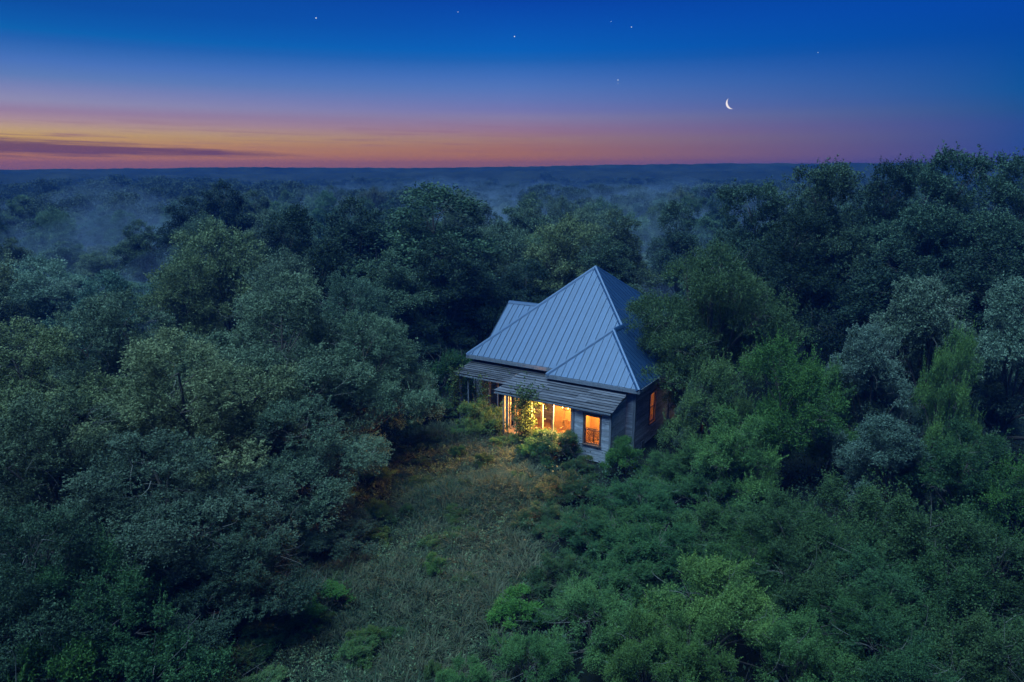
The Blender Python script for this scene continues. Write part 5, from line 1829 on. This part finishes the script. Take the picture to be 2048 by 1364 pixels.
# the far woods beyond: one mass, scattered with geometry nodes
def far_woods():
    pts, kk, rot, scl = [], [], [], []
    g = np.random.default_rng(5)
    xs, ys = [], []
    for r0_, r1_, sp in ((140, 220, 5.0), (220, 395, 5.2)):
        n = int((r1_ ** 2 - r0_ ** 2) * 0.86 / sp ** 2)
        r_ = np.sqrt(g.uniform(r0_ ** 2, r1_ ** 2, n))
        a = g.uniform(-.86, .86, n)
        xs.append(r_ * np.sin(a))
        ys.append(r_ * np.cos(a))
    X, Y = np.concatenate(xs), np.concatenate(ys)
    # thinner, lower growth in the misty hollows
    f = np.sin(X * .021 + 1.2) * np.sin(Y * .017 + .4) + .5 * np.sin(X * .05 + Y * .031)
    keep = (f > -.75) | (g.random(len(X)) < .4)
    X, Y, f = X[keep], Y[keep], f[keep]
    n = len(X)
    Z = ground_z(X, Y)
    S = g.uniform(.56, .98, n) * (1 + .16 * np.clip(f, -1, 1)) * 1.0
    S *= np.where(g.random(n) < .03, 1.18, 1)
    me = bpy.data.meshes.new("far_woods")
    me.vertices.add(n)
    me.vertices.foreach_set("co", np.stack([X, Y, Z], -1).astype(np.float32).ravel())
    for nm, ty, val in (("tree_scale", 'FLOAT', S), ("tree_turn", 'FLOAT', g.uniform(0, 6.28, n)), ("tree_kind", 'INT', g.integers(0, 3, n))):
        a = me.attributes.new(nm, ty, 'POINT')
        a.data.foreach_set("value", np.asarray(val, dtype=np.int32 if ty == 'INT' else np.float32))
    me.update()
    pc = bpy.data.collections.new("far_tree_kinds")
    for i in range(3):
        pc.objects.link(bpy.data.objects.new("far_tree", KINDS['far_%d' % i].crown))
    ng = bpy.data.node_groups.new("scatter_trees", 'GeometryNodeTree')
    ng.interface.new_socket("Geometry", in_out='INPUT', socket_type='NodeSocketGeometry')
    ng.interface.new_socket("Geometry", in_out='OUTPUT', socket_type='NodeSocketGeometry')
    nn, ll = ng.nodes.new, ng.links.new
    gi_, go = nn("NodeGroupInput"), nn("NodeGroupOutput")
    ci = nn("GeometryNodeCollectionInfo")
    ci.inputs[0].default_value = pc
    ci.inputs["Separate Children"].default_value = True
    iop = nn("GeometryNodeInstanceOnPoints")
    iop.inputs["Pick Instance"].default_value = True

    def named(nm, ty):
        a = nn("GeometryNodeInputNamedAttribute")
        a.data_type = ty
        a.inputs[0].default_value = nm
        return a.outputs[0]
    cx = nn("ShaderNodeCombineXYZ")
    ll(named("tree_turn", 'FLOAT'), cx.inputs[2])
    ll(gi_.outputs[0], iop.inputs["Points"])
    ll(ci.outputs[0], iop.inputs["Instance"])
    ll(named("tree_kind", 'INT'), iop.inputs["Instance Index"])
    ll(cx.outputs[0], iop.inputs["Rotation"])
    ll(named("tree_scale", 'FLOAT'), iop.inputs["Scale"])
    ll(iop.outputs[0], go.inputs[0])
    o_ = link(bpy.data.objects.new("far_woods", me))
    md = o_.modifiers.new("scatter", 'NODES')
    md.node_group = ng
    tag(o_, kind="stuff")


far_woods()

# ------------------------------------------------------------------ grass of the clearing
def clearing_w(x, y):
    """1 inside the overgrown clearing before the house, falling to 0 at its rim"""
    cx = np.interp(y, [12, 17, 20, 24, 28, 32, 36, 39], [-5.4, -5.4, -5.0, -4.2, -3.2, -2.6, -2.8, -3.2])
    hw = np.interp(y, [12, 17, 20, 24, 28, 32, 36, 39], [4.6, 4.6, 4.4, 4.2, 4.5, 4.2, 3.4, 2.6])
    return np.clip(1.35 - np.abs(x - cx) / hw, 0, 1)


def make_grass():
    g = np.random.default_rng(3)
    n = 3400
    Y = g.uniform(15, 39, n * 4)
    X = g.uniform(-12, 6, n * 4)
    patch = .5 + .5 * noise3(np.stack([X, Y, X * 0], -1), .75, 2.0)
    keep = g.random(len(X)) < clearing_w(X, Y) * (.45 + .55 * patch)
    X, Y, patch = X[keep][:n], Y[keep][:n], patch[keep][:n]
    n = len(X)
    Z = ground_z(X, Y)
    per = 46
    # each tuft is a small mound of blades arching outwards
    hgt = (.18 + .62 * patch ** 1.6) * g.uniform(.5, 1.6, n)
    a = g.uniform(0, 6.283, (n, per))
    lean = g.uniform(.1, 1.9, (n, per)) * g.uniform(.6, 1.2, (n, 1))
    off = np.stack([np.cos(a), np.sin(a), 0 * a], -1) * (.16 * lean * g.random((n, per)))[..., None]
    base = np.stack([X, Y, Z], -1)[:, None, :] + off + np.concatenate([g.normal(0, .07, (n, per, 2)), np.zeros((n, per, 1))], -1)
    a2 = a + g.normal(0, .6, a.shape)
    d = unit(np.stack([np.cos(a2) * lean, np.sin(a2) * lean, np.ones_like(a)], -1))
    L_ = (hgt[:, None] * g.uniform(.5, 1.3, (n, per)))[..., None]
    mid = base + d * L_ * .55 + np.array((0, 0, 1)) * L_ * .12
    tip = base + d * L_ * np.array((1.15, 1.15, .85))
    w = .008 + .009 * g.random((n, per, 1))
    s = np.stack([-np.sin(a2), np.cos(a2), 0 * a], -1) * w
    V = np.stack([base, mid + s, tip, mid - s], 2).reshape(-1, 3)
    F = np.arange(n * per * 4, dtype=np.int32).reshape(-1, 4)
    big = .5 + .5 * noise3(np.stack([X, Y, X * 0], -1), .5, 7.0)
    tint = np.clip(big[:, None] * .75 + g.uniform(-.35, .45, (n, 1)) + g.uniform(-.12, .2, (n, per)), 0, 1).ravel()
    o_ = link(bpy.data.objects.new("tall_grass", mesh_quads("tall_grass", V, F, M['grass'], attr=tint)))
    tag(o_, kind="stuff")
    # broad-leaved weeds among the grass
    n2 = 3000
    Y = g.uniform(15, 38, n2 * 3)
    X = g.uniform(-12, 6, n2 * 3)
    patch = .5 + .5 * noise3(np.stack([X, Y, X * 0], -1), .55, 4.4)
    keep = (g.random(len(X)) < np.clip(clearing_w(X, Y) * 1.6, 0, 1)) & (g.random(len(X)) < patch ** 1.5)
    X, Y = X[keep][:n2], Y[keep][:n2]
    P = np.stack([X, Y, ground_z(X, Y) + .02], -1)
    Dv = unit(g.normal(0, .35, P.shape) + np.array((0, 0, 1.0)))
    V, F, tint = leaves(g, P, Dv, 34, .45, .085, .036, jitter=.07, spread=1.2)
    o_ = link(bpy.data.objects.new("weeds", mesh_quads("weeds", V, F, M['weed'], attr=tint)))
    tag(o_, kind="stuff")


make_grass()


# ------------------------------------------------------------------ undergrowth that closes the wood below the crowns
def make_undergrowth():
    g = np.random.default_rng(9)
    n = 6500
    r = np.sqrt(g.uniform(10 ** 2, 64 ** 2, n * 2))
    a = g.uniform(-.85, .85, n * 2)
    X, Y = r * np.sin(a), r * np.cos(a)
    c, s = math.cos(HR), math.sin(HR)
    hx, hy = c * (X - HX) + s * (Y - HY), -s * (X - HX) + c * (Y - HY)
    inside = (hx > -.3) & (hx < 14.5) & (hy > -4.0) & (hy < 12.5)
    keep = (clearing_w(X, Y) < .3) & ~inside
    X, Y = X[keep][:n], Y[keep][:n]
    P = np.stack([X, Y, ground_z(X, Y)], -1)
    Dv = unit(g.normal(0, .5, P.shape) + np.array((0, 0, 1.0)))
    V, F, tint = leaves(g, P, Dv, 15, 1.15, .15, .075, jitter=.22, spread=1.2)
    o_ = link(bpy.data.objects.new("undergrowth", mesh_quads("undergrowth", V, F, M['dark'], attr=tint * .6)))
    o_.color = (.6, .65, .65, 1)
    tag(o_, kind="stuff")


make_undergrowth()


# ------------------------------------------------------------------ vines on the porch
def vine(path, spread, n, label, leaf=(.105, .07)):
    g = np.random.default_rng(int(abs(path[0][0]) * 100) + n)
    P_ = np.array([to_world(*q) for q in path])
    o0 = P_[0].copy()
    stems = MB()
    for s in range(5):
        pts = []
        for t_ in np.linspace(0, 1, 14):
            i = min(int(t_ * (len(P_) - 1)), len(P_) - 2)
            f = t_ * (len(P_) - 1) - i
            p_ = P_[i] * (1 - f) + P_[i + 1] * f
            pts.append(p_ - o0 + g.normal(0, spread * .22, 3) * (1 if 0 < t_ < 1 else .4))
        stems.tube(pts, .018, .008, 4)
    t_ = g.random(n)
    seg = t_ * (len(P_) - 1)
    i = np.minimum(seg.astype(int), len(P_) - 2)
    f = (seg - i)[:, None]
    base = P_[i] * (1 - f) + P_[i + 1] * f - o0
    wid = spread * (.55 + .5 * np.abs(np.sin(t_ * 7 + 1)) + .6 * (t_ > .86))
    base = base + g.normal(0, 1, (n, 3)) * wid[:, None] * .5
    Dv = unit(g.normal(0, .8, (n, 3)) + np.array((0, 0, -.25)))
    V, F, tint = leaves(g, base, Dv, 7, .26, leaf[0], leaf[1], jitter=.03, spread=1.1, flat=.3)
    e_ = empty("climbing_vine", tuple(o0))
    tag(e_, label, "vine")
    c_ = link(bpy.data.objects.new("foliage", mesh_quads("foliage", V, F, M['bright'], attr=tint)), e_)
    c_.color = (.70, .62, .52, 1)
    stems.build("stem", M['twig'], e_)


vine([(6.2, -3.05, 0.0), (6.15, -3.02, 1.0), (6.0, -3.0, 1.9), (6.1, -3.05, 2.75), (6.5, -3.1, 3.25)],   .55, 900, "dense leafy vine climbing the porch post and spilling over the plank roof edge")
vine([(7.0, -3.1, 0.0), (7.05, -3.08, .6), (6.9, -3.0, 1.3)], .40, 210, "short leafy vine in the lit porch opening right of the tall vine")
vine([(2.1, -1.3, 0.0), (2.2, -1.25, 1.0), (2.3, -1.25, 2.0), (2.1, -1.3, 2.95)], .40, 330, "leafy vine hanging at the unlit left porch")
vine([(0.1, -1.2, 0.0), (0.1, -1.3, 1.4), (0.15, -1.2, 2.6), (0.3, -1.1, 3.15)], .42, 330, "leafy vine wrapped round the far left corner post of the porch")
vine([(4.5, -3.2, 0.0), (4.3, -3.25, .7), (4.2, -3.1, 1.5)], .50, 260, "orange lit tangled vine beside the porch corner post")


# ------------------------------------------------------------------ moon and stars
def sky_point(az_, el_, dist):
    a, e = R(az_), R(el_)
    return Vector((dist * math.cos(e) * math.sin(a), dist * math.cos(e) * math.cos(a), 15 + dist * math.sin(e)))


m, t, out = mat_new("moon_surface")
geo = t.nodes.new("ShaderNodeNewGeometry")
dt = t.nodes.new("ShaderNodeVectorMath")
dt.operation = 'DOT_PRODUCT'
dt.inputs[1].default_value = (-0.492, 0.818, -0.297)
t.links.new(geo.outputs["Normal"], dt.inputs[0])
mr = t.nodes.new("ShaderNodeMapRange")
mr.inputs[1].default_value = -0.02
mr.inputs[2].default_value = 0.16
t.links.new(dt.outputs["Value"], mr.inputs[0])
em = t.nodes.new("ShaderNodeEmission")
em.inputs[0].default_value = (1.0, 0.90, 0.90, 1)
em.inputs[1].default_value = 0.6
trn = t.nodes.new("ShaderNodeBsdfTransparent")
ms = t.nodes.new("ShaderNodeMixShader")
fr_ = t.nodes.new("ShaderNodeMath")
fr_.operation = 'SUBTRACT'
fr_.inputs[0].default_value = 1.0
t.links.new(geo.outputs["Backfacing"], fr_.inputs[1])
ml_ = t.nodes.new("ShaderNodeMath")
ml_.operation = 'MULTIPLY'
t.links.new(mr.outputs[0], ml_.inputs[0])
t.links.new(fr_.outputs[0], ml_.inputs[1])
t.links.new(ml_.outputs[0], ms.inputs[0])
t.links.new(trn.outputs[0], ms.inputs[1])
t.links.new(em.outputs[0], ms.inputs[2])
t.links.new(ms.outputs[0], out.inputs[0])
m.cycles.emission_sampling = 'NONE'
mb = MB().ball((0, 0, 0), 1.0, 40)
mo = mb.build("moon", m)
for p_ in mo.data.polygons:
    p_.use_smooth = True
mo.location = sky_point(16.62, 4.95, 6000)
mo.scale = (6000 * 0.00736,) * 3
tag(mo, "thin white crescent moon hanging in the blue dusk sky", "moon")
M['star'] = emission("star_light", (0.85, 0.93, 1.0), 0.6)
M['star'].cycles.emission_sampling = 'NONE'
for az_, el_, sz_, label in (
    (-14.53, 10.81, 0.000714, 'bright star at the upper left of the sky'),
    (-4.08, 11.54, 0.000464, 'faint star at the top of the sky left of the middle'),
    (0.19, 9.90, 0.000679, 'bright star at the top middle of the sky'),
    (7.47, 10.83, 0.000321, 'very faint star beside the brighter star above the moon'),
    (9.00, 10.42, 0.000571, 'star high above the moon to its left'),
    (8.13, 6.77, 0.000607, 'star left of the crescent moon, upper of a close pair'),
    (8.14, 6.52, 0.000357, 'faint star, lower of the close pair left of the moon'),
    (22.24, 8.14, 0.000393, 'faint star above and right of the crescent moon'),
):
    s_ = MB().ball((0, 0, 0), 1.0, 8).build("star", M['star'])
    s_.location = sky_point(az_, el_, 5500)
    s_.scale = (5500 * sz_,) * 3
    tag(s_, label, "star", "stars in the dusk sky")
